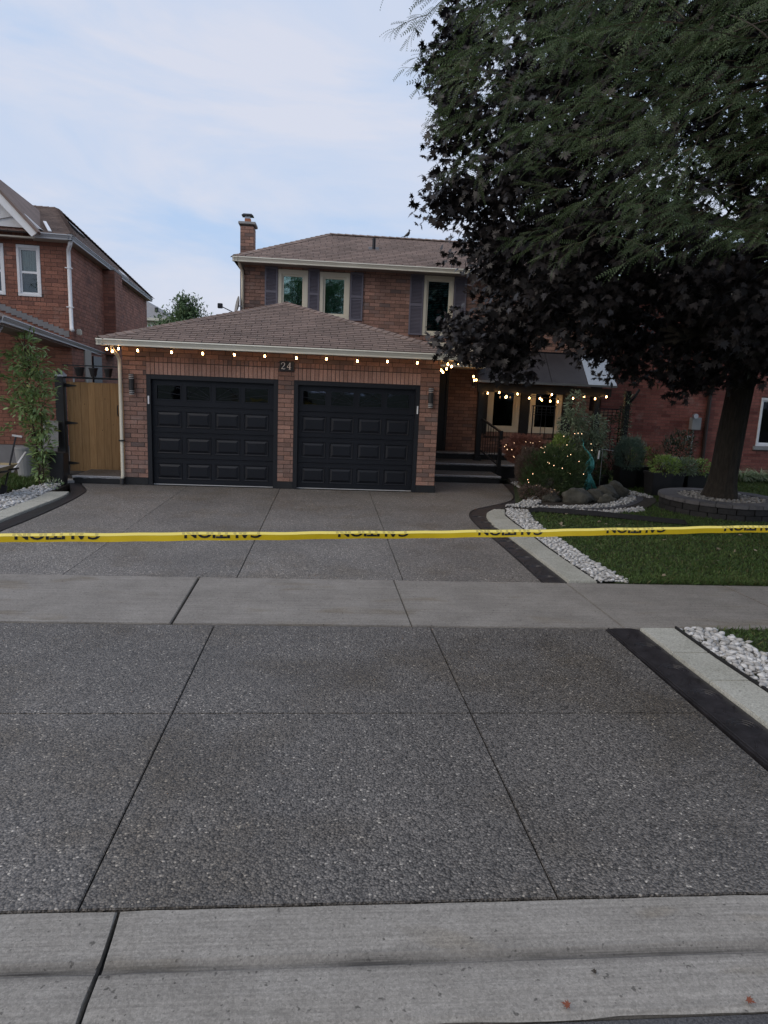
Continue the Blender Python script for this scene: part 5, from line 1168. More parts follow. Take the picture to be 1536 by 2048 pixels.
MB().tube([(-6.0, 14.25, .60), (-6.0, 14.25, .64)], [.235, .235], 20).build('bin_rim', MT['bin'], bn)
rd = thing('garden_spade', 'dark shafted garden tool leaning upright by the wheelbarrow', 'garden tool', (-5.53, 12.15, 0))
MB().bar((-5.53, 12.12, .02), (-5.30, 12.2, 1.03), .022, .022).build('shaft', MT['metal'], rd)
MB().bar((-5.36, 12.2, 1.04), (-5.20, 12.2, 1.02), .03, .03).build('grip', MT['lightsteel'], rd)
MB().bar((-5.55, 12.12, .0), (-5.50, 12.12, .18), .1, .02).build('blade', MT['metal'], rd)
pk = thing('white_lath', 'pale lath leaning across the wheelbarrow and grey bin', 'lath', (-5.4, 12.4, .4))
MB().bar((-5.33, 12.05, .43), (-5.75, 13.6, .60), .03, .02).build('lath_bar', MT['white'], pk)
sn = thing('leaning_board', 'grey speckled board leaning behind the young tree', 'board', (-5.5, 14.6, 0))
MB().slab([(-5.85, 14.70, .62), (-5.55, 14.70, .62), (-5.55, 14.74, 1.15), (-5.85, 14.74, 1.15)], .02).build('panel', MT['cap'], sn)

# ------------------------------------------------------------------ caution tape
A2 = Vector((-1.43, 3.10, 0)); B2 = Vector((3.10, 3.70, 0)); TD = (B2-A2).normalized(); TN = Vector((-TD.y, TD.x, 0))
TPTS = [(-1.9, 1.371), (.05, 1.370), (1.146, 1.371), (2.238, 1.3755), (3.0, 1.3815), (3.711, 1.390), (4.5, 1.402), (7.05, 1.44)]
def tz(u): return float(np.interp(u, [p[0] for p in TPTS], [p[1] for p in TPTS]))
tp = thing('caution_tape', 'yellow caution tape with upside down black lettering stretched across the driveway', 'tape', (1, 3.4, 1.37))
TB = -.020   # height of the lower edge below the reference line
def TP(u, h, out_=0.0):   # h: height within the band; the band is folded at .027 and leans back above it
    wv = .0012*math.sin(u*9)+.001*math.sin(u*23+1)
    base = A2+TD*u; z = tz(u)+TB+h*(1+.04*math.sin(u*2.2)); y = 0
    lean = .0035*math.sin(u*3.1)
    if h <= .0265: y = lean*(h/.0265-1)-(0.001)
    else: y = (h-.0265)*1.0
    if h > .0265: z = tz(u)+TB+.0265*(1+.04*math.sin(u*2.2))+(h-.0265)*1.0
    return base+TN*(y-out_)+Vector((0, 0, z+wv))
us_ = np.linspace(-1.9, 6.98, 310)
def tape_strip(h0, h1, m, name, out_=0):
    vs = []; nh = 3
    for u in us_:
        for k in range(nh): vs.append(TP(u, h0+(h1-h0)*k/(nh-1), out_))
    return MB().add(vs, [(i*nh+k, (i+1)*nh+k, (i+1)*nh+k+1, i*nh+k+1) for i in range(len(us_)-1) for k in range(nh-1)]).build(name, m, tp, smooth=True)
tape_strip(0, .0264, MT['yellow'], 'front_band'); tape_strip(.0266, .0375, MT['yellow_skylit'], 'folded_edge')
cu = bpy.data.curves.new('word_curve', 'FONT'); cu.body = 'CAUTION'; cu.size = 1; cu.offset = .032; cu.fill_mode = 'BOTH'; cu.resolution_u = 4
to = bpy.data.objects.new('word_source', cu); COL.objects.link(to); bpy.context.view_layer.update()
me0 = bpy.data.meshes.new_from_object(to.evaluated_get(bpy.context.evaluated_depsgraph_get())); bpy.data.objects.remove(to)
bm0 = bmesh.new(); bm0.from_mesh(me0); xs_ = [v.co.x for v in bm0.verts]; ys_ = [v.co.y for v in bm0.verts]
x0_, x1_, y0_, y1_ = min(xs_), max(xs_), min(ys_), max(ys_)
for v in bm0.verts:      # normalise, turned upside down
    v.co = Vector((1-(v.co.x-x0_)/(x1_-x0_), 1-(v.co.y-y0_)/(y1_-y0_), 0))
LH = .046; L0 = .0105   # lettering height, its lower edge above the tape edge
def islands(bm):
    bm.faces.ensure_lookup_table(); seen = set(); res = []
    for f in bm.faces:
        if f.index in seen: continue
        st = [f]; seen.add(f.index); grp = []
        while st:
            q = st.pop(); grp.append(q.index)
            for e in q.edges:
                for h in e.link_faces:
                    if h.index not in seen: seen.add(h.index); st.append(h)
        res.append(grp)
    return res
bm0.faces.index_update(); GROUPS = islands(bm0)
LET = []
for gset in GROUPS:
    b = bm0.copy(); b.faces.ensure_lookup_table(); gs_ = set(gset)
    bmesh.ops.delete(b, geom=[f for f in b.faces if f.index not in gs_], context='FACES')
    bmesh.ops.delete(b, geom=[v for v in b.verts if not v.link_faces], context='VERTS'); LET.append(b)
def word(u0, lo, hi, m, name, out_):
    for b0 in LET:
        b = b0.copy(); t0 = (lo-L0)/LH; t1 = (hi-L0)/LH
        bmesh.ops.bisect_plane(b, geom=b.verts[:]+b.edges[:]+b.faces[:], plane_co=(0, t0, 0), plane_no=(0, -1, 0), clear_outer=True)
        bmesh.ops.bisect_plane(b, geom=b.verts[:]+b.edges[:]+b.faces[:], plane_co=(0, t1, 0), plane_no=(0, 1, 0), clear_outer=True)
        if not b.faces: b.free(); continue
        x_ = [v.co.x for v in b.verts]
        for q in np.linspace(min(x_)+.005, max(x_)-.005, 4): bmesh.ops.bisect_plane(b, geom=b.verts[:]+b.edges[:]+b.faces[:], plane_co=(q, 0, 0), plane_no=(1, 0, 0))
        o0 = org(tp)
        for v in b.verts: v.co = TP(u0+v.co.x*.362, L0+v.co.y*LH, out_)-o0
        me = bpy.data.meshes.new(name); b.to_mesh(me); b.free(); link(name, me, tp, m)
for i in range(-2, 9):
    u = .05+.7323*i
    word(u, L0, .0262, MT['ink'], 'letter', .0015); word(u-.01, .029, .037, MT['ink_faint'], 'faint_letter', .0012)
stk = thing('wooden_stake', 'thin wooden stake holding the left end of the caution tape', 'stake', (A2+TD*-1.9))
MB().bar(A2+TD*-1.92+Vector((0, 0, -.1)), A2+TD*-1.92+Vector((0, 0, 1.55)), .035, .035).build('stake_shaft', MT['cedar'], stk)

# ------------------------------------------------------------------ foliage templates
ml_out = [(0, 0), (.13, .06), (.44, -.08), (.30, .16), (.70, .34), (.36, .36), (.46, .66), (.13, .48), (.20, .80), (.09, .74), (0, 1.05)]
out_l = ml_out+[(-x, y) for x, y in ml_out[1:-1]][::-1]
MLV = np.array([(0, .35, .0)]+[(x, y, -.10*abs(x)-.14*max(0, y-.5)) for x, y in out_l]); MLF = [(0, 1+i, 1+(i+1) % len(out_l)) for i in range(len(out_l))]
LFV = np.array([(0, 0, 0), (.16, .3, .03), (.13, .65, .0), (0, 1, -.12), (-.13, .65, .0), (-.16, .3, .03)]); LFF = [(0, 1, 5), (1, 2, 5), (5, 2, 4), (2, 3, 4)]
def frond(nl=8, ll=.15, lw=.055, drop=.35, tipped=True):
    v = []; f = []
    for i in range(nl):
        y = .14+.84*i/(nl-1); z = -drop*y*y; L_ = ll*(1-.35*abs(i/(nl-1)-.4))
        for s_ in (-1, 1):
            b = len(v); dx, dy = s_*L_*.86, L_*.5
            px, py = -dy/L_*lw/2, dx/L_*lw/2
            v += [(0, y, z), (dx*.45+px, y+dy*.45+py, z-.01), (dx, y+dy, z-.05*1.0), (dx*.45-px, y+dy*.45-py, z-.01)]
            f += [(b, b+1, b+2), (b, b+2, b+3)]
    b = len(v); v += [(-.008, 0, 0), (.008, 0, 0), (.008, .55, -drop*.3), (-.008, .55, -drop*.3)]; f += [(b, b+1, b+2), (b, b+2, b+3)]
    b = len(v); v += [(-.006, .55, -drop*.3), (.006, .55, -drop*.3), (.003, 1, -drop), (-.003, 1, -drop)]; f += [(b, b+1, b+2), (b, b+2, b+3)]
    return np.array(v), f
FRV, FRF = frond()
def leaves(name, m, parent, T, D, size, tv=None, tf=None, up=None, rollr=.6, svar=.3, smooth=False):
    n = len(T); tv = LFV if tv is None else tv; tf = LFF if tf is None else tf
    U = np.tile([0, 0, 1.], (n, 1))+RNG.normal(0, .35, (n, 3)) if up is None else up
    R_ = frames(D, U, RNG.uniform(-rollr, rollr, n)); s_ = size*RNG.uniform(1-svar, 1+svar, n)
    return scatter(name, m, parent, tv, tf, R_*s_[:, None, None], T, smooth)
KEEP = [None]
def branchy(mb, p, d, L_, r, depth, ends, spread=.7, n=3, segs=4, droop=0):
    pts = [Vector(p)]; rs = [r]; dd = Vector(d).normalized()
    for i in range(segs):
        dd = (dd+Vector((random.gauss(0, .12), random.gauss(0, .12), random.gauss(0, .08)-droop))).normalized()
        if KEEP[0] and i and not KEEP[0](pts[-1]+dd*L_/segs): break
        pts.append(pts[-1]+dd*L_/segs); rs.append(r*(1-.45*(i+1)/segs))
    mb.tube(pts, rs, 8 if depth > 1 else 5)
    if depth <= 0: ends.append((pts[-1], dd)); return
    for k in range(n):
        t = random.uniform(.45, 1); q = pts[min(int(t*segs), len(pts)-1)]
        nd = (dd+Vector((random.gauss(0, spread), random.gauss(0, spread), random.gauss(.1, spread*.6)))).normalized()
        branchy(mb, q, nd, L_*random.uniform(.55, .75), r*.5, depth-1, ends, spread, n, segs, droop)
    ends.append((pts[-1], dd))

# ------------------------------------------------------------------ the big purple maple
mt_ = thing('maple_tree', 'large dark purple maple growing from the round stone ring', 'tree', (7.62, 12.4, .25))
KEEP[0] = lambda p: abs((p.x-8)/5.1)**2.4+abs((p.y-12)/(3.6 if p.y < 12 else 3))**2.4+abs((p.z-6.4)/4.2)**2.4 < 1 and p.z > 3.0
mb = MB(); ends = []
mb.tube([(7.76, 12.4, 3.0), (7.80, 12.42, 3.8), (7.88, 12.45, 4.6)], [.16, .18, .15], 14)
for k in range(16):
    a = rad(k*360/16*2.4+20); z = 2.9+k*.15; tip = Vector((math.cos(a), math.sin(a), random.uniform(.15, .6)))
    branchy(mb, (7.68+.12*math.cos(a), 12.41+.12*math.sin(a), z), tip, random.uniform(2.6, 3.8), .10, 2, ends, .55, 3, 5)
for (sx_, sy_, sz_, dx_, dy_, dz_) in ((7.66, 12.35, 3.0, -1, -.35, .22), (7.66, 12.4, 3.3, -1, .1, .3), (7.7, 12.4, 3.1, -.7, -.9, .25), (7.8, 12.4, 2.8, .9, -.5, .2), (7.66, 12.4, 2.9, -.75, .45, .3), (7.8, 12.4, 4.1, -.1, .1, 1), (7.8, 12.4, 4.0, .5, .1, .9)):
    branchy(mb, (sx_, sy_, sz_), (dx_, dy_, dz_), 4.4, .13, 2, ends, .5, 3, 6)
trk = MB(); hs_ = np.linspace(.2, 3.9, 56); nv = 40
for i, h in enumerate(hs_):
    cxx = 7.60+.055*h-.01; rr = .245+.13*math.exp(-(h-.2)*4.5)-.008*h
    for k in range(nv):
        a = 2*math.pi*k/nv; ridge = .010*math.sin(a*13+math.sin(h*2.3)*1.2)+.006*math.sin(a*21+h*3)+.012*math.sin(a*3+h*.9)+(.045*math.exp(-(h-.2)*5)*math.sin(a*5+.6))
        trk.v.append((cxx+(rr+ridge)*math.cos(a), 12.4+(rr+ridge)*math.sin(a), h))
for i in range(len(hs_)-1):
    for k in range(nv): trk.f.append((i*nv+k, i*nv+(k+1) % nv, (i+1)*nv+(k+1) % nv, (i+1)*nv+k)); trk.m.append(0)
trk.build('trunk', MT['bark'], mt_, smooth=True)
mb.build('limbs', MT['bark'], mt_, smooth=True)
def maple_ok(x, y, z):
    zb = np.interp(x, [1.4, 2.0, 2.6, 3.2, 3.6, 4.6, 5.2, 5.9, 6.6, 8.0, 9.5, 13], [3.4, 3.1, 2.75, 2.7, 3.15, 3.2, 3.0, 2.75, 2.65, 2.75, 2.6, 2.7])
    zb = zb+.25*np.sin(y*2.1+x*1.3)*.5
    e = (np.abs((x-8.0)/np.where(x < 8, 5.85, 6.2))**2.6+np.abs((y-12.0)/np.where(y < 12, 4.3, 2.5))**2.4+np.abs((z-6.2)/4.9)**2.6)
    lump = .16*np.sin(x*1.9+z*1.3)*np.sin(z*2.3+y*1.1)+.12*np.sin(y*2.7+x*.8+z)+.10*np.sin(x*4.1+z*3.7)
    return (z > zb) & (e < 1+lump) & ~((x < 2.75) & (z > 3.3) & (z < 4.6)), e
nC = 26000
cx = RNG.uniform(1.2, 14.5, nC); cy = RNG.uniform(7.6, 17.2, nC); cz = RNG.uniform(1.8, 11.2, nC)
ok, e = maple_ok(cx, cy, cz)
holes = np.sin(cx*1.55+.6)*np.sin(cz*1.35+1.1)+.55*np.sin(cx*3.1+cz*2.2)     # thinner zones where the sky comes through
prob = np.where(e > .38, 1, .30)*np.where((cz > 4.2) & (holes > .62), .22, 1)*np.where(cx > 12.5, .3, 1)*np.where(cy > 13.4, .45, 1)
ok &= RNG.uniform(0, 1, nC) < prob*.42
C_ = np.stack([cx, cy, cz], 1)[ok]; print('maple clumps', len(C_))
per = 44
T_ = np.repeat(C_, per, 0)+np.clip(RNG.normal(0, 1, (len(C_)*per, 3)), -1.7, 1.7)*np.array([.22, .22, .17])
vis_ = (T_[:, 1] < 15.8)
T_ = T_[vis_]
outw = T_-np.array([8, 12.4, 6.0]); outw /= np.linalg.norm(outw, axis=1, keepdims=True)
D_ = outw*.55+RNG.normal(0, .5, T_.shape)+np.array([0, 0, -.55])
lob = []
for (c, rr, n) in (((1.80, 11, 5.0), (.30, .4, .32), 16), ((2.25, 11, 3.0), (.42, .6, .28), 26), ((2.85, 11, 2.75), (.30, .5, .40), 24), ((2.55, 11, 4.3), (.30, .6, .45), 22), ((1.80, 11, 7.0), (.38, .5, .5), 26), ((1.80, 11, 6.1), (.30, .5, .5), 22), ((5.2, 11.5, 2.75), (.35, .4, .2), 12), ((6.2, 11.3, 2.5), (.4, .4, .2), 14)):
    v = RNG.normal(0, .55, (n, 3)); lob.append(np.array(c)+np.clip(v, -1, 1)*np.array(rr))
lob = np.concatenate(lob); T2 = np.repeat(lob, 30, 0)+np.clip(RNG.normal(0, 1, (len(lob)*30, 3)), -1.5, 1.5)*np.array([.16, .16, .15])
D2 = RNG.normal(0, .5, T2.shape)+np.array([-.3, -.2, -.6]); T_ = np.concatenate([T_, T2]); D_ = np.concatenate([D_, D2])
leaves('crown', MT['maple'], mt_, T_, D_, .116, MLV, MLF)['kind'] = 'stuff'
tw = MB()
for i in RNG.choice(len(C_), 420, replace=False):
    c = Vector(C_[i]); dirn = (Vector((7.8, 12.4, c.z*.6+1.6))-c).normalized(); tw.tube([c-dirn*.25, c+dirn*.35+Vector((0, 0, .05)), c+dirn*1.1], [.004, .009, .018], 4, cap=False)
o = tw.build('twigs', MT['twig'], mt_); o['kind'] = 'stuff'
# a few hanging outlier sprigs along the left edge
# stone ring round the trunk
rg = thing('stone_tree_ring', 'raised round ring of dark stone blocks with grey cap stones under the maple', 'planter ring', (7.62, 12.4, 0))
rr0, rr1 = .78, 1.13; nb = 22
for lv in range(2):
    for k in range(nb):
        a0 = 2*math.pi*(k+.5*lv)/nb+.006; a1 = 2*math.pi*(k+1+.5*lv)/nb-.006; P_ = [(7.62+r*math.cos(a), 12.4+r*math.sin(a)) for r, a in ((rr0+.04, a0), (rr1-.03, a0), (rr1-.03, (a0+a1)/2), (rr1-.03, a1), (rr0+.04, a1))]
        MB().prism(P_, lv*.115+.002, lv*.115+.110).build('stone_block', MT['stone_dark'], rg, bevel=.006)
for k in range(26):
    a0 = 2*math.pi*k/26+.003; a1 = 2*math.pi*(k+1)/26-.003; am = (a0+a1)/2
    P_ = [(7.62+r*math.cos(a), 12.4+r*math.sin(a)) for r, a in ((rr0, a0), (rr1, a0), (rr1+.003, am), (rr1, a1), (rr0, a1), (rr0, am))]
    MB().prism(P_, .232, .30).build('cap_stone', MT['stone'], rg, bevel=.006)
MB().prism([(7.62+.8*math.cos(2*math.pi*k/24), 12.4+.8*math.sin(2*math.pi*k/24)) for k in range(24)], .02, .255).build('soil_fill', MT['soil'], rg)
pebbles([(7.62+.78*math.cos(2*math.pi*k/24), 12.4+.78*math.sin(2*math.pi*k/24)) for k in range(24)], .055, .028, .25, MT['pebble_ring'], rg, name='ring_pebbles')

# ------------------------------------------------------------------ honey locust over the verge
KEEP[0] = lambda p: p.z > 3.9+.1*(6-p.x)
lt = thing('locust_tree', 'feathery green locust whose branches hang in from the upper right', 'tree', (5.62, 4.04, 0))
mb = MB(); ends = []
mb.tube([(5.62, 4.04, -.1), (5.62, 4.04, .3), (5.60, 4.10, 1.2), (5.53, 4.6, 2.4), (5.45, 5.05, 4.0)], [.20, .15, .13, .12, .09], 12)
for (d_, L_) in (((-1, .1, .75), 2.4), ((-.9, .6, .85), 2.4), ((-.5, 1, .9), 2.2), ((-.8, -.5, .9), 2.0), ((.5, .6, .9), 2.0), ((-.3, .1, 1.2), 2.6), ((.7, -.5, .9), 2.0)):
    branchy(mb, (5.48, 5.02, random.uniform(3.3, 3.9)), d_, L_, .038, 2, ends, .3, 3, 6)
mb.build('trunk', MT['bark2'], lt, smooth=True)
n0 = 6500
sx_ = RNG.uniform(-.2, 8.5, n0); sy_ = RNG.uniform(3.3, 8.2, n0); sz_ = RNG.uniform(2.9, 8.3, n0)
e = ((sx_-4.6)/np.where(sx_ < 4.6, 5.0, 4.5))**2+((sy_-5.8)/2.7)**2+((sz_-5.9)/2.9)**2
lo = 2.1+sy_*np.interp(sx_/sy_, [.08, .15, .23, .35, .46, .6, 1.2], [.32, .25, .215, .185, .16, .19, .22])
ok = (e < 1+.2*np.sin(sx_*3+sz_*2)) & (sz_ > lo+.12) & (sx_/sy_ > .095+.035*np.sin(sz_*5)) & (RNG.uniform(0, 1, n0) < .56*(1-.75*((np.sin(sx_*2.3+1)*np.sin(sz_*2.6+sy_) > .5))))
ok &= ~((sx_/sy_ < .19) & (RNG.uniform(0, 1, n0) < .35))
SP = np.stack([sx_, sy_, sz_], 1)[ok]; print('locust sprays', len(SP))
FT = []; FD = []; tw = MB()
for i, p in enumerate(SP):
    p = Vector(p); od = Vector((p.x-5.3, (p.y-5.2)*.8, 0)); od = od.normalized() if od.length > .01 else Vector((-1, 0, 0))
    d = (od+Vector((random.gauss(-.1, .55), random.gauss(0, .55), random.gauss(0, .35)))).normalized(); L_ = random.uniform(.35, .65)
    q = p-d*L_/2; pts = []
    for k in range(6):
        t = k/5; pts.append(q+d*L_*t+Vector((0, 0, -.10*t*t)))
    tw.tube(pts, [.004, .0035, .003, .0025, .002, .0012], 3, cap=False)
    nf = 16
    for k in range(nf):
        t = .1+.9*k/(nf-1); c = q+d*L_*t+Vector((0, 0, -.10*t*t)); side = d.cross(Vector((0, 0, 1))).normalized()*(1 if k % 2 else -1)
        fd = d*random.uniform(.5, .9)+side*random.uniform(.5, .9)*(1-t*.6)+Vector((0, 0, random.uniform(-.6, .15)))
        FT.append(c); FD.append(fd)
leaves('crown', MT['locust'], lt, np.array(FT), np.array(FD), .135, FRV, FRF, rollr=.9, svar=.35)['kind'] = 'stuff'
o = tw.build('twigs', MT['twig'], lt); o['kind'] = 'stuff'

KEEP[0] = None
# ------------------------------------------------------------------ generic shrubs
def shell(c, r, n, inner=.55, zmin=None):
    d = rdir(n); q = RNG.uniform(inner, 1, n)**.6; T = np.array(c)+d*np.array(r)*q[:, None]*(1+.12*np.sin(d[:, [0]]*7+d[:, [2]]*5))
    if zmin is not None:
        k = T[:, 2] > zmin; T = T[k]; d = d[k]
    return T, d
def shrub(name, label, cat, base, blobs, m, size, tv=None, tf=None, upb=.4, stems=6, stem_m='twig', group=None, root=None, part='foliage', rollr=.6):
    t = root or thing(name, label, cat, base, group=group)
    Ts = []; Ds = []
    for (c, r, n) in blobs:
        T, d = shell(c, r, n, zmin=base[2]+.01); Ts.append(T); Ds.append(d+RNG.normal(0, .35, d.shape)+np.array([0, 0, upb]))
    leaves(part, m, t, np.concatenate(Ts), np.concatenate(Ds), size, tv, tf, rollr=rollr)['kind'] = 'stuff'
    if stems:
        s_ = MB()
        for k in range(stems):
            c, r, _ = random.choice(blobs); tip = Vector(c)+Vector((random.uniform(-.6, .6)*r[0], random.uniform(-.6, .6)*r[1], random.uniform(0, .6)*r[2]))
            b = Vector(base)+Vector((random.uniform(-.05, .05), random.uniform(-.05, .05), 0)); s_.tube([b, b.lerp(tip, .5)+Vector((random.uniform(-.04, .04), random.uniform(-.04, .04), 0)), tip], [.012, .008, .003], 5)
        s_.build('stem', MT[stem_m], t)
    return t
NDV = np.array([(-.05, 0, 0), (.05, 0, 0), (.03, .6, .02), (0, 1, 0), (-.03, .6, .02)]); NDF = [(0, 1, 2), (0, 2, 4), (4, 2, 3)]
# sprig of needle leaves
def sprig(k=7):
    v = []; f = []
    for i in range(k):
        y = .1+.8*i/k
        for s_ in (-1, 1):
            b = len(v); v += [(0, y, 0), (s_*.22, y+.22, .05*(-1)**i), (s_*.05, y+.12, 0)]; f.append((b, b+1, b+2))
    return np.array(v), f
SPV, SPF = sprig()
def blades(name, m, parent, base, n, h, spread, w=.012, arch=.8, r0=.08):
    a = RNG.uniform(0, 2*np.pi, n); T = np.array(base)+np.stack([np.cos(a)*RNG.uniform(0, r0, n), np.sin(a)*RNG.uniform(0, r0, n), np.zeros(n)], 1)
    D = np.stack([np.cos(a)*spread*RNG.uniform(.3, 1, n), np.sin(a)*spread*RNG.uniform(.3, 1, n), np.ones(n)], 1)
    seg = 7; v = []; f = []
    for i in range(seg+1):
        t = i/seg; ww = (1-t**2.2)*.5+.02; y = t-arch*.18*t**2.5; z = -arch*.75*t**2.6; v += [(-ww*w/h*1.0, y, z), (ww*w/h*1.0, y, z)]
        if i: b = 2*i; f += [(b-2, b-1, b+1), (b-2, b+1, b)]
    up = np.stack([-np.cos(a), -np.sin(a), np.full(n, .3)], 1)
    R_ = frames(D, up); s_ = h*RNG.uniform(.65, 1.1, n)
    # frames gives normal roughly up: flip so the blade arches outwards
    nrm = R_[:, :, 2]; outv = np.stack([np.cos(a), np.sin(a), np.zeros(n)], 1); sg = np.sign((nrm*outv).sum(1)); R_[:, :, 2] *= -sg[:, None]; R_[:, :, 0] *= -sg[:, None]
    return scatter(name, m, parent, np.array(v), f, R_*s_[:, None, None], T, True)
# evergreen mound with fairy lights
bs = shrub('evergreen_shrub', 'round dark evergreen shrub covered in tiny fairy lights', 'shrub', (4.62, 13.75, .03), [((4.64, 13.7, .38), (.55, .48, .40), 3800), ((4.42, 13.8, .62), (.28, .3, .30), 1200), ((4.78, 13.75, .72), (.30, .3, .30), 1400), ((5.05, 13.7, .44), (.32, .36, .40), 1600), ((4.6, 13.7, .86), (.16, .2, .22), 420), ((5.0, 13.75, .82), (.14, .16, .24), 320), ((4.3, 13.7, .3), (.25, .25, .25), 700)], MT['box'], .075, SPV, SPF, upb=.5)
shrub('feathery_brown_shrub', 'wispy grey brown shrub left of the evergreen mound', 'shrub', (4.28, 14.0, .03), [((4.27, 14.0, .52), (.24, .26, .44), 2600)], MT['brownleaf'], .09, SPV, SPF, upb=.9)
shrub('dry_low_shrub', 'low dry shrub with tan leaves at the corner of the bed', 'shrub', (4.1, 13.1, .03), [((4.1, 13.1, .14), (.26, .22, .17), 1300), ((4.4, 13.0, .12), (.2, .2, .13), 600)], MT['brownleaf'], .05)
shrub('red_lace_maple', 'low weeping lace leaf maple with rusty red leaves before the porch window', 'small tree', (4.45, 15.1, .03), [((4.42, 15.0, .96), (.44, .36, .20), 3000), ((4.45, 15.0, .80), (.46, .38, .26), 2200)], MT['redleaf'], .085, SPV, SPF, upb=-.3, stems=8)
shrub('yellow_green_shrub', 'bright yellow green upright shrub behind the evergreen mound', 'shrub', (5.22, 14.8, .03), [((5.2, 14.75, .85), (.26, .24, .40), 1300), ((5.32, 14.8, .6), (.2, .2, .3), 700)], MT['lime'], .07, upb=.9)
shrub('slender_tree', 'slender young tree with drooping small leaves reaching the porch beam', 'small tree', (5.48, 14.85, .03), [((5.46, 14.8, 1.85), (.20, .2, .38), 520), ((5.42, 14.8, 1.4), (.30, .26, .42), 850), ((5.5, 14.8, .9), (.22, .22, .5), 450)], MT['bamboo_dark'] if 'bamboo_dark' in MT else MT['sage'], .075, upb=-.5, stems=5)
shrub('weeping_shrub', 'grey green weeping shrub left of the tall trellis', 'shrub', (6.0, 15.05, .03), [((5.95, 15.0, 1.35), (.36, .3, .34), 900), ((6.0, 15.0, 1.0), (.40, .34, .36), 900)], MT['sage'], .085, upb=-.5, stems=7)
shrub('trellis_vine', 'leafy vine climbing the right hand porch trellis', 'vine', (6.75, 15.7, .03), [((6.75, 15.65, 1.0), (.3, .12, .8), 700), ((6.95, 15.6, 1.5), (.12, .12, .75), 420), ((6.5, 15.5, .5), (.35, .2, .4), 600)], MT['maple2'], .07, upb=-.2, stems=4)
shrub('shade_shrub', 'dark leafy shrub low between the evergreen mound and bird ornament', 'shrub', (5.35, 14.3, .03), [((5.35, 14.2, .5), (.3, .25, .45), 1800), ((5.9, 14.9, .45), (.4, .2, .35), 1400)], MT['box'], .08, SPV, SPF)
fl_ = thing('fairy_lights', 'tiny warm fairy lights draped over the garden shrubs', 'fairy lights', (4.7, 13.5, .5))
cbp = []
for i in range(46):
    if i < 16: T, d = shell((4.66, 13.68, .48), (.62, .54, .46), 1, .99)
    elif i < 36: T, d = shell((4.42, 14.95, .86), (.46, .38, .24), 1, .99)
    else: T, d = shell((5.3, 14.3, .9), (.42, .4, .45), 1, .99)
    p = Vector(T[0])
    if d[0][1] > .15 or p.z < .12: p.y -= 2*max(0, d[0][1])*.45; p.z = max(p.z, .15)
    cbp.append(p); r = .0075
    MB().add([(p.x+a*r, p.y+b*r, p.z+c*r) for a, b, c in ((1,0,0),(-1,0,0),(0,1,0),(0,-1,0),(0,0,1.4),(0,0,-1.4))], [(0,2,4),(2,1,4),(1,3,4),(3,0,4),(2,0,5),(1,2,5),(3,1,5),(0,3,5)]).build('mini_bulb', MT['mini'], fl_, smooth=True)
for grp in (cbp[:16], cbp[16:36], cbp[36:]):
    g2 = sorted(grp, key=lambda p: (round(p.z*4), p.x)); MB().tube([tuple(q) for q in g2], .0018, 3, cap=False).build('wire', MT['blackplastic'], fl_)
# rocks
rk = [((4.45, 12.95, .02), (.20, .16, .13), 'grey boulder under the evergreen mound'), ((4.98, 12.95, .02), (.32, .22, .20), 'largest grey boulder in front of the shrubs'), ((5.42, 13.15, .02), (.22, .2, .17), 'dark boulder just below the bird ornament'), ((5.72, 13.35, .02), (.26, .22, .22), 'mossy boulder right of the bird ornament'), ((6.05, 13.7, .02), (.30, .26, .22), 'rounded boulder at the right end of the rock garden'), ((5.6, 13.0, .02), (.2, .15, .11), 'low flat boulder near the white pebble edge'), ((6.15, 14.2, .02), (.22, .2, .15), 'rearmost boulder of the rock garden beside the pebbles')]
for (c, r, lb) in rk:
    bm = bmesh.new(); bmesh.ops.create_icosphere(bm, subdivisions=3, radius=1); sd_ = random.random()*10
    for v in bm.verts:
        n_ = v.co.normalized(); k = 1+.20*math.sin(n_.x*3+sd_)*math.sin(n_.y*4+sd_)+.10*math.sin(n_.z*7+n_.x*5+sd_)+.05*math.sin(n_.x*13+n_.y*11)
        v.co = Vector((n_.x*r[0]*k, n_.y*r[1]*k, max(-.05, n_.z*r[2]*k+r[2]*.4)))
    me = bpy.data.meshes.new('boulder'); bm.to_mesh(me); bm.free(); me.materials.append(MT['rock']); me.polygons.foreach_set('use_smooth', [True]*len(me.polygons))
    o = bpy.data.objects.new('boulder', me); COL.objects.link(o); o.location = c; tag(o, lb, 'boulder', 'boulders in the rock garden')
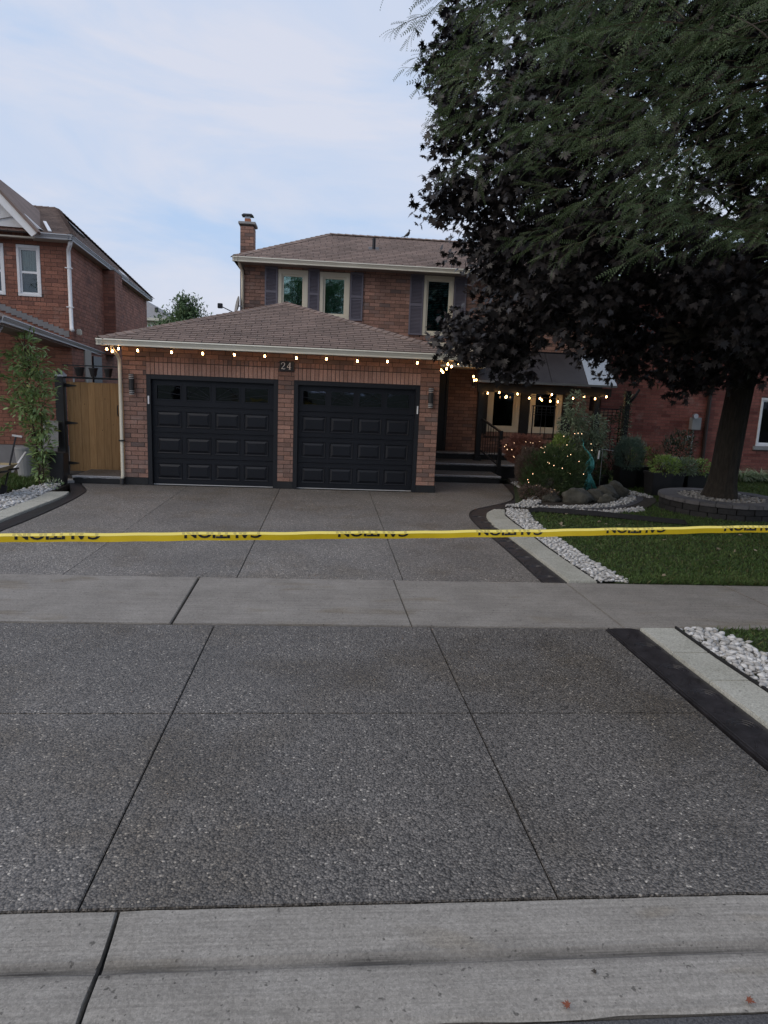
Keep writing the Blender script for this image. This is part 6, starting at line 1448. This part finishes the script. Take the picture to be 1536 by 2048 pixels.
# metal bird ornament, teal
bo = thing('bird_ornament', 'teal metal long necked bird ornament with ragged tail feathers', 'ornament', (5.70, 14.25, .03))
MB().tube([(5.50, 14.2, 1.13), (5.49, 14.2, 1.06), (5.53, 14.2, .99), (5.60, 14.2, .93), (5.66, 14.2, .86), (5.69, 14.2, .78)], [.008, .012, .013, .015, .022, .03], 8).build('neck', MT['teal'], bo, smooth=True)
MB().tube([(5.50, 14.2, 1.12), (5.475, 14.2, 1.155), (5.455, 14.2, 1.20)], [.014, .012, .002], 6).build('beak', MT['teal'], bo, smooth=True)
MB().tube([(5.69, 14.2, .82), (5.70, 14.2, .72), (5.70, 14.2, .60), (5.69, 14.2, .50), (5.68, 14.2, .44)], [.03, .07, .085, .06, .02], 10).build('body', MT['teal'], bo, smooth=True)
for i in range(26):
    up_ = i < 8
    if up_: a = Vector((5.66-.02*(i % 3), 14.16, .80-.045*i)); b = a+Vector((-.07-.01*(i % 2), -.02, -.10))
    else:
        k = i-8; a = Vector((5.68+random.uniform(-.02, .02), 14.18, .47)); an = -.9+k*.11; b = a+Vector((math.sin(an)*.16+.06*max(0, an), -.02+random.uniform(-.04, .04), -.30-.08*math.cos(an)+random.uniform(-.03, .05)))
    MB().bar(a, b, .026, .006, up=(0, 1, 0)).build('feather', MT['teal'], bo, bevel=.002)
for s_ in (-.02, .03): MB().tube([(5.68+s_, 14.2, .45), (5.69+s_*1.3, 14.21, .25), (5.68+s_*1.6, 14.2, .03)], .006, 5).build('leg', MT['metal'], bo)
# trellises
def trellis(label, x0, x1, y, z0, z1, legs, nx=4, nz=5, zg=None):
    t = thing('garden_trellis', label, 'trellis', ((x0+x1)/2, y, z0), group='black metal trellises in the front bed')
    zg = zg if zg is not None else z0+.3
    for x in (x0, x1): MB().box(x-.012, x+.012, y-.012, y+.012, z0, z1).build('upright', MT['metal'], t)
    MB().box(x0-.03, x1+.03, y-.016, y+.016, z1, z1+.03).build('top_bar', MT['metal'], t)
    for i in range(1, nx+1):
        x = x0+(x1-x0)*i/(nx+1); long_ = i in (2, 3); MB().box(x-.006, x+.006, y-.006, y+.006, z0 if long_ else z1-.16, z1).build('thin_bar', MT['metal'], t)
    for i in range(1, 3): MB().box(x0, x1, y-.0055, y+.0055, z1-.07*i, z1-.07*i+.011).build('cross_bar', MT['metal'], t)
    for i in range(nz): 
        zz = zg+(z1-.2-zg)*i/max(1, nz-1); MB().box(x0, x1, y-.005, y+.005, zz, zz+.011).build('cross_bar', MT['metal'], t)
    return t
trellis('short black trellis standing in front of the right porch window', 4.98, 5.52, 16.3, .1, 1.80, 2, nz=2, zg=1.15)
trellis('tall black trellis with vine between the two dark posts', 6.42, 6.92, 15.75, .03, 1.80, 2, nz=6, zg=.4)
vp_ = thing('vine_post', 'dark post wrapped in vine right of the pergola', 'post', (7.0, 15.6, 0))
MB().box(6.93, 7.05, 15.54, 15.66, 0, 2.25).build('post_shaft', MT['black'], vp_)
MB().tube([(7.03, 15.6, 1.95), (7.15, 15.6, 2.10), (7.26, 15.6, 2.3)], .03, 6).build('brace', MT['black'], vp_)
T, d = shell((6.97, 15.52, 1.3), (.12, .1, 1.0), 260); leaves('vine_leaves', MT['sage'], vp_, T, d, .06)['kind'] = 'stuff'
# square black planters
def planter(label, x, y, w, h, top=1.18):
    t = thing('tapered_planter', label, 'planter', (x, y, .015), group='black tapered planters on the lawn'); a = w/2; b = w/2*top
    vs = [(x+i*a, y+j*a, .015) for i, j in ((-1,-1),(1,-1),(1,1),(-1,1))]+[(x+i*b, y+j*b, h) for i, j in ((-1,-1),(1,-1),(1,1),(-1,1))]
    MB().add(vs, [(0,3,2,1),(4,5,6,7),(0,1,5,4),(1,2,6,5),(2,3,7,6),(3,0,4,7)]).build('planter_body', MT['blackplastic'], t, bevel=.012)
    r = MB(); q = b+.012
    for (x0, x1, y0, y1) in ((x-q, x+q, y-q, y-q+.03), (x-q, x+q, y+q-.03, y+q), (x-q, x-q+.03, y-q+.03, y+q-.03), (x+q-.03, x+q, y-q+.03, y+q-.03)): r.box(x0, x1, y0, y1, h-.04, h+.012)
    r.build('planter_rim', MT['blackplastic'], t)
    MB().box(x-b+.02, x+b-.02, y-b+.02, y+b-.02, h-.03, h+.004).build('soil_fill', MT['soil'], t); return t
planter('black planter with blue green juniper nearest the trellis', 6.98, 15.3, .36, .52)
planter('black planter set back behind the others under lime foliage', 7.45, 15.6, .36, .50)
planter('foremost black planter by the tip of the pebble bed', 7.26, 14.25, .38, .52)
planter('black planter in the middle of the row left of the tree ring', 7.72, 14.55, .36, .50)
planter('black planter partly behind the middle one of the row', 8.0, 15.0, .36, .48)
planter('rightmost black planter beside the maple trunk', 8.38, 14.85, .40, .48)
shrub('juniper', 'blue green juniper growing in the planter nearest the trellis', 'shrub', (6.98, 15.3, .5), [((6.98, 15.2, .78), (.30, .28, .38), 2400)], MT['bluegreen'], .10, SPV, SPF, upb=.5)
shrub('lime_foliage', 'lime green leafy plant in the set back planter', 'potted plant', (7.4, 15.5, .5), [((7.3, 15.3, .76), (.28, .25, .24), 700)], MT['lime'], .06)
shrub('coleus', 'yellow green leafy plant spilling over the foremost planter', 'potted plant', (7.26, 14.25, .5), [((7.35, 14.2, .66), (.32, .26, .22), 800)], MT['lime_d'] if 'lime_d' in MT else MT['lime'], .075, upb=.1)
shrub('coleus', 'mixed pale green leafy plant spilling over the middle planter', 'potted plant', (7.8, 14.5, .48), [((7.85, 14.45, .62), (.34, .26, .20), 800)], MT['sage'], .08, upb=.1)
shrub('coleus', 'olive leafy plant trailing over the rightmost planter', 'potted plant', (8.38, 14.85, .47), [((8.35, 14.7, .58), (.34, .26, .20), 700)], MT['lime'], .07, upb=0)
og = thing('ornamental_grass', 'tall arching green grass in the planter behind the row', 'grass plant', (8.0, 15.0, .48))
blades('grass_blade', MT['bamboo'], og, (8.0, 15.0, .49), 420, .62, .75, w=.008, arch=1.0, r0=.12)['kind'] = 'stuff'
shrub('red_flowering_plant', 'rusty plume plant rising behind the lime foliage', 'plant', (7.6, 15.3, .45), [((7.62, 15.2, .92), (.16, .12, .14), 400)], MT['redleaf'], .06, SPV, SPF)
shrub('blue_grass_plant', 'thin grey blue upright plant against the red brick wall', 'plant', (7.6, 16.6, .015), [((7.75, 16.6, .75), (.3, .2, .4), 500)], MT['bluegreen'], .14, NDV*np.array([.5, 1, 1]), NDF, upb=2)
shrub('trunk_side_shrub', 'dark shrub against the brick wall just left of the maple trunk', 'shrub', (9.0, 17.2, .015), [((9.0, 17.0, .6), (.45, .3, .55), 1300), ((9.6, 17.8, .8), (.4, .3, .5), 700)], MT['maple2'], .08)
for i, (x, y, n) in enumerate(((11.1, 17.2, 260), (11.65, 17.3, 300), (12.3, 17.2, 280))):
    q = thing('striped_lily_turf', ['variegated striped clump closest to the maple trunk', 'variegated striped clump in the middle under the brick wall', 'variegated striped clump at the right edge of the photo'][i], 'plant', (x, y, .015), group='variegated clumps along the red brick wall')
    blades('blade', MT['variegated'], q, (x, y, .015), n, .62, .85, w=.022, arch=1.1, r0=.15)['kind'] = 'stuff'
sp_ = thing('shepherd_hook', 'thin white wire stand holding a small tag beside the ornament', 'garden stake', (6.12, 14.6, .03))
MB().tube([(6.1, 14.6, .0), (6.1, 14.6, .95), (5.98, 14.6, .97), (6.35, 14.6, .93)], .006, 5).build('wire', MT['steel'], sp_)
MB().tube([(6.02, 14.58, .93), (6.01, 14.58, .74)], [.018, .024], 8).build('tag', MT['white'], sp_)
bw2 = thing('small_pot', 'small black pot on the grass behind the rock garden', 'pot', (6.45, 15.4, .015))
MB().tube([(6.45, 15.4, .02), (6.45, 15.4, .25)], [.12, .18], 16).build('pot_body', MT['blackplastic'], bw2)
MB().tube([(6.45, 15.4, .25), (6.45, 15.4, .28)], [.19, .19], 16).build('pot_rim', MT['blackplastic'], bw2)
# landscape fabric edge lying on the lawn
fb = thing('landscape_edging', 'black plastic lawn edging strip curling across the grass', 'edging', (5, 11.3, .02))
ep = smooth_poly([(3.60, 11.55), (3.85, 11.72), (4.3, 11.62), (4.9, 11.42), (5.5, 11.1), (6.02, 10.86), (6.06, 10.80)], 5); mbx = MB()
wd = [.05, .09, .14, .15, .13, .10, .06]
for i in range(len(ep)-1):
    w0 = np.interp(i/(len(ep)-1)*6, range(7), wd)
    mbx.slab([(ep[i][0], ep[i][1]-w0, .05), (ep[i+1][0], ep[i+1][1]-w0, .05), (ep[i+1][0], ep[i+1][1]+w0*.6, .10), (ep[i][0], ep[i][1]+w0*.6, .10)], .015)
mbx.build('edging_sheet', MT['fabric'], fb)

# ------------------------------------------------------------------ young tree at the left
yt = thing('young_tree', 'slim young tree with fresh green leaves by the gate post', 'tree', (-5.38, 13.25, 0))
s_ = MB(); s_.tube([(-5.36, 13.25, 0), (-5.40, 13.25, .8), (-5.5, 13.25, 1.6), (-5.52, 13.25, 2.7)], [.022, .018, .014, .006], 7)
s_.tube([(-5.30, 13.25, 0), (-5.28, 13.2, .9), (-5.25, 13.2, 1.5)], [.015, .012, .005], 6)
blb = [((-5.52, 13.3, 2.62), (.20, .2, .24), 120), ((-5.62, 13.3, 2.32), (.26, .28, .20), 190), ((-5.34, 13.25, 2.22), (.26, .25, .20), 180), ((-5.52, 13.3, 1.92), (.42, .3, .26), 400), ((-5.62, 13.3, 1.50), (.26, .3, .22), 200), ((-5.34, 13.25, 1.52), (.24, .28, .26), 260), ((-5.36, 13.3, 1.10), (.28, .26, .26), 340), ((-5.32, 13.3, .72), (.20, .2, .26), 250), ((-5.36, 13.3, .32), (.13, .16, .32), 170)]
for (c, r, n) in blb:
    for k in range(5):
        a = random.uniform(0, 6.28); s_.tube([(-5.45, 13.25, c[2]-.2), (c[0]+math.cos(a)*r[0]*.8, c[1]+math.sin(a)*r[1]*.8, c[2]+.1)], [.008, .003], 4)
for (x0, z0, x1, z1) in ((-5.3, 2.0, -4.80, 2.22), (-5.35, 1.75, -4.98, 1.80), (-5.6, 1.55, -5.98, 1.62), (-5.6, 1.95, -5.95, 2.02), (-5.5, 2.3, -5.85, 2.5), (-5.45, 2.4, -5.15, 2.52), (-5.6, 1.2, -5.95, 1.05)):
    s_.tube([(x0, 13.25, z0), (x1, 13.15, z1)], [.006, .002], 4)
    n = 34; t = RNG.uniform(.35, 1.05, n); T = np.stack([x0+(x1-x0)*t, 13.25-.1*t+RNG.normal(0, .04, n), z0+(z1-z0)*t+RNG.normal(0, .035, n)], 1)
    D = np.tile([np.sign(x1-x0)*.8, -.2, -.1], (n, 1))+RNG.normal(0, .4, (n, 3)); leaves('leaf_spray', MT['bamboo'], yt, T, D, .10)['kind'] = 'stuff'
s_.build('trunk', MT['twig'], yt)
Ts = []; Ds = []
for (c, r, n) in blb: T, d = shell(c, r, n, .2); Ts.append(T); Ds.append(d+RNG.normal(0, .4, d.shape)+np.array([0, 0, .1]))
leaves('crown', MT['bamboo'], yt, np.concatenate(Ts), np.concatenate(Ds), .115)['kind'] = 'stuff'
shrub('low_weed', 'small white edged leafy weed on the left pebbles', 'plant', (-5.0, 12.95, .03), [((-4.98, 12.9, .10), (.13, .1, .09), 70)], MT['variegated'], .06, stems=0)

# ------------------------------------------------------------------ far trees and trees across the street
def far_tree(name, label, base, crown, n, size, m, trunk_r=.2, group=None):
    t = thing(name, label, 'tree', base, group=group); J = MB(); J.tube([base, (base[0], base[1], crown[0][0][2])], [trunk_r, trunk_r*.5], 8); en = []
    for k in range(6):
        a = k*1.05; J.tube([(base[0], base[1], crown[0][0][2]*.6), (crown[0][0][0]+math.cos(a)*crown[0][1][0]*.6, crown[0][0][1]+math.sin(a)*crown[0][1][1]*.6, crown[0][0][2]+.4)], [trunk_r*.4, .03], 5)
    J.build('trunk', MT['bark'], t); Ts = []; Ds = []
    for (c, r) in crown:
        k = int(n/len(crown)); cl, _ = shell(c, r, max(8, k//25), .1); T = np.repeat(cl, 25, 0)+RNG.normal(0, .16, (len(cl)*25, 3))*np.array(r); Ts.append(T); Ds.append(RNG.normal(0, 1, T.shape)+np.array([0, 0, -.2]))
    leaves('crown', m, t, np.concatenate(Ts), np.concatenate(Ds), size)['kind'] = 'stuff'; return t
far_tree('distant_tree', 'full green tree rising behind the garage roof between the houses', (-7.9, 40, 0), [((-7.9, 40, 4.9), (1.5, 1.4, 1.3)), ((-8.6, 40, 4.6), (1.2, 1.2, 1.1)), ((-7.0, 40, 4.5), (1.4, 1.2, 1.0)), ((-7.9, 40, 5.9), (.7, .7, .9))], 9000, .20, MT['farleaf'])
far_tree('distant_tree', 'small far tree tip just left of the satellite dish', (-5.6, 60, 0), [((-5.6, 60, 5.6), (1.3, 1.2, 1.3))], 1500, .28, MT['farleaf'])
for i, (x, y, h, r) in enumerate(((-9, -15, 9, 4), (-1.5, -17, 10.5, 4.2), (6, -15.5, 9.5, 3.8), (13, -16, 10.5, 4.5))):
    far_tree('street_tree', ['leafy street tree across the road at the far left', 'tallest leafy street tree straight across the road', 'rounded street tree across the road right of centre', 'broad street tree across the road at the far right'][i], (x, y, -.1), [((x, y, h*.62), (r, r*.8, h*.36)), ((x+.8, y, h*.8), (r*.6, r*.6, h*.22)), ((x-1.2, y+.5, h*.5), (r*.6, r*.6, h*.2))], 9000, .42, MT['farleaf'], .3, group='street trees on the opposite side of the road')

n_ = 90; lx, ly = RNG.uniform(3.7, 10, n_), RNG.uniform(7.4, 15.5, n_); k_ = inpoly(lx, ly, lawn); lx, ly = lx[k_], ly[k_]
ll = leaves('leaf_litter', mat('dry_leaf', (.16, .12, .07), (.3, .26, .2), rough=.8, nscale=2, rnd=.4), None, np.stack([lx, ly, np.full(len(lx), .055)], 1), np.stack([RNG.normal(0, 1, len(lx)), RNG.normal(0, 1, len(lx)), np.zeros(len(lx))], 1), .06, MLV, MLF)
tag(ll, 'scattered dry leaves lying on the lawn', 'leaf litter', kind='stuff')
# fallen leaves on the curb and lawn
def fallen(x, y, z, m, lb, s_=.05):
    n = 1; q = MLV*s_; a = random.uniform(0, 6.28); Rm = np.array([[math.cos(a), -math.sin(a), 0], [math.sin(a), math.cos(a), 0], [0, 0, -1]])
    me = bpy.data.meshes.new('fallen_leaf'); me.from_pydata([tuple(Rm@w) for w in q], [], MLF); me.materials.append(m); o = bpy.data.objects.new('fallen_leaf', me); COL.objects.link(o); o.location = (x, y, z); tag(o, lb, 'leaf', 'fallen leaves on the curb')
fallen(.90, 1.965, .0, MT['rust'], 'rusty fallen leaf at the road edge right of centre', .032); fallen(1.55, 1.965, .0, MT['rust'], 'rusty fallen leaf at the road edge near the right corner', .032)
fallen(1.05, 2.10, .0, MT['soil'], 'tiny dark leaf lying on the flat curb', .022)
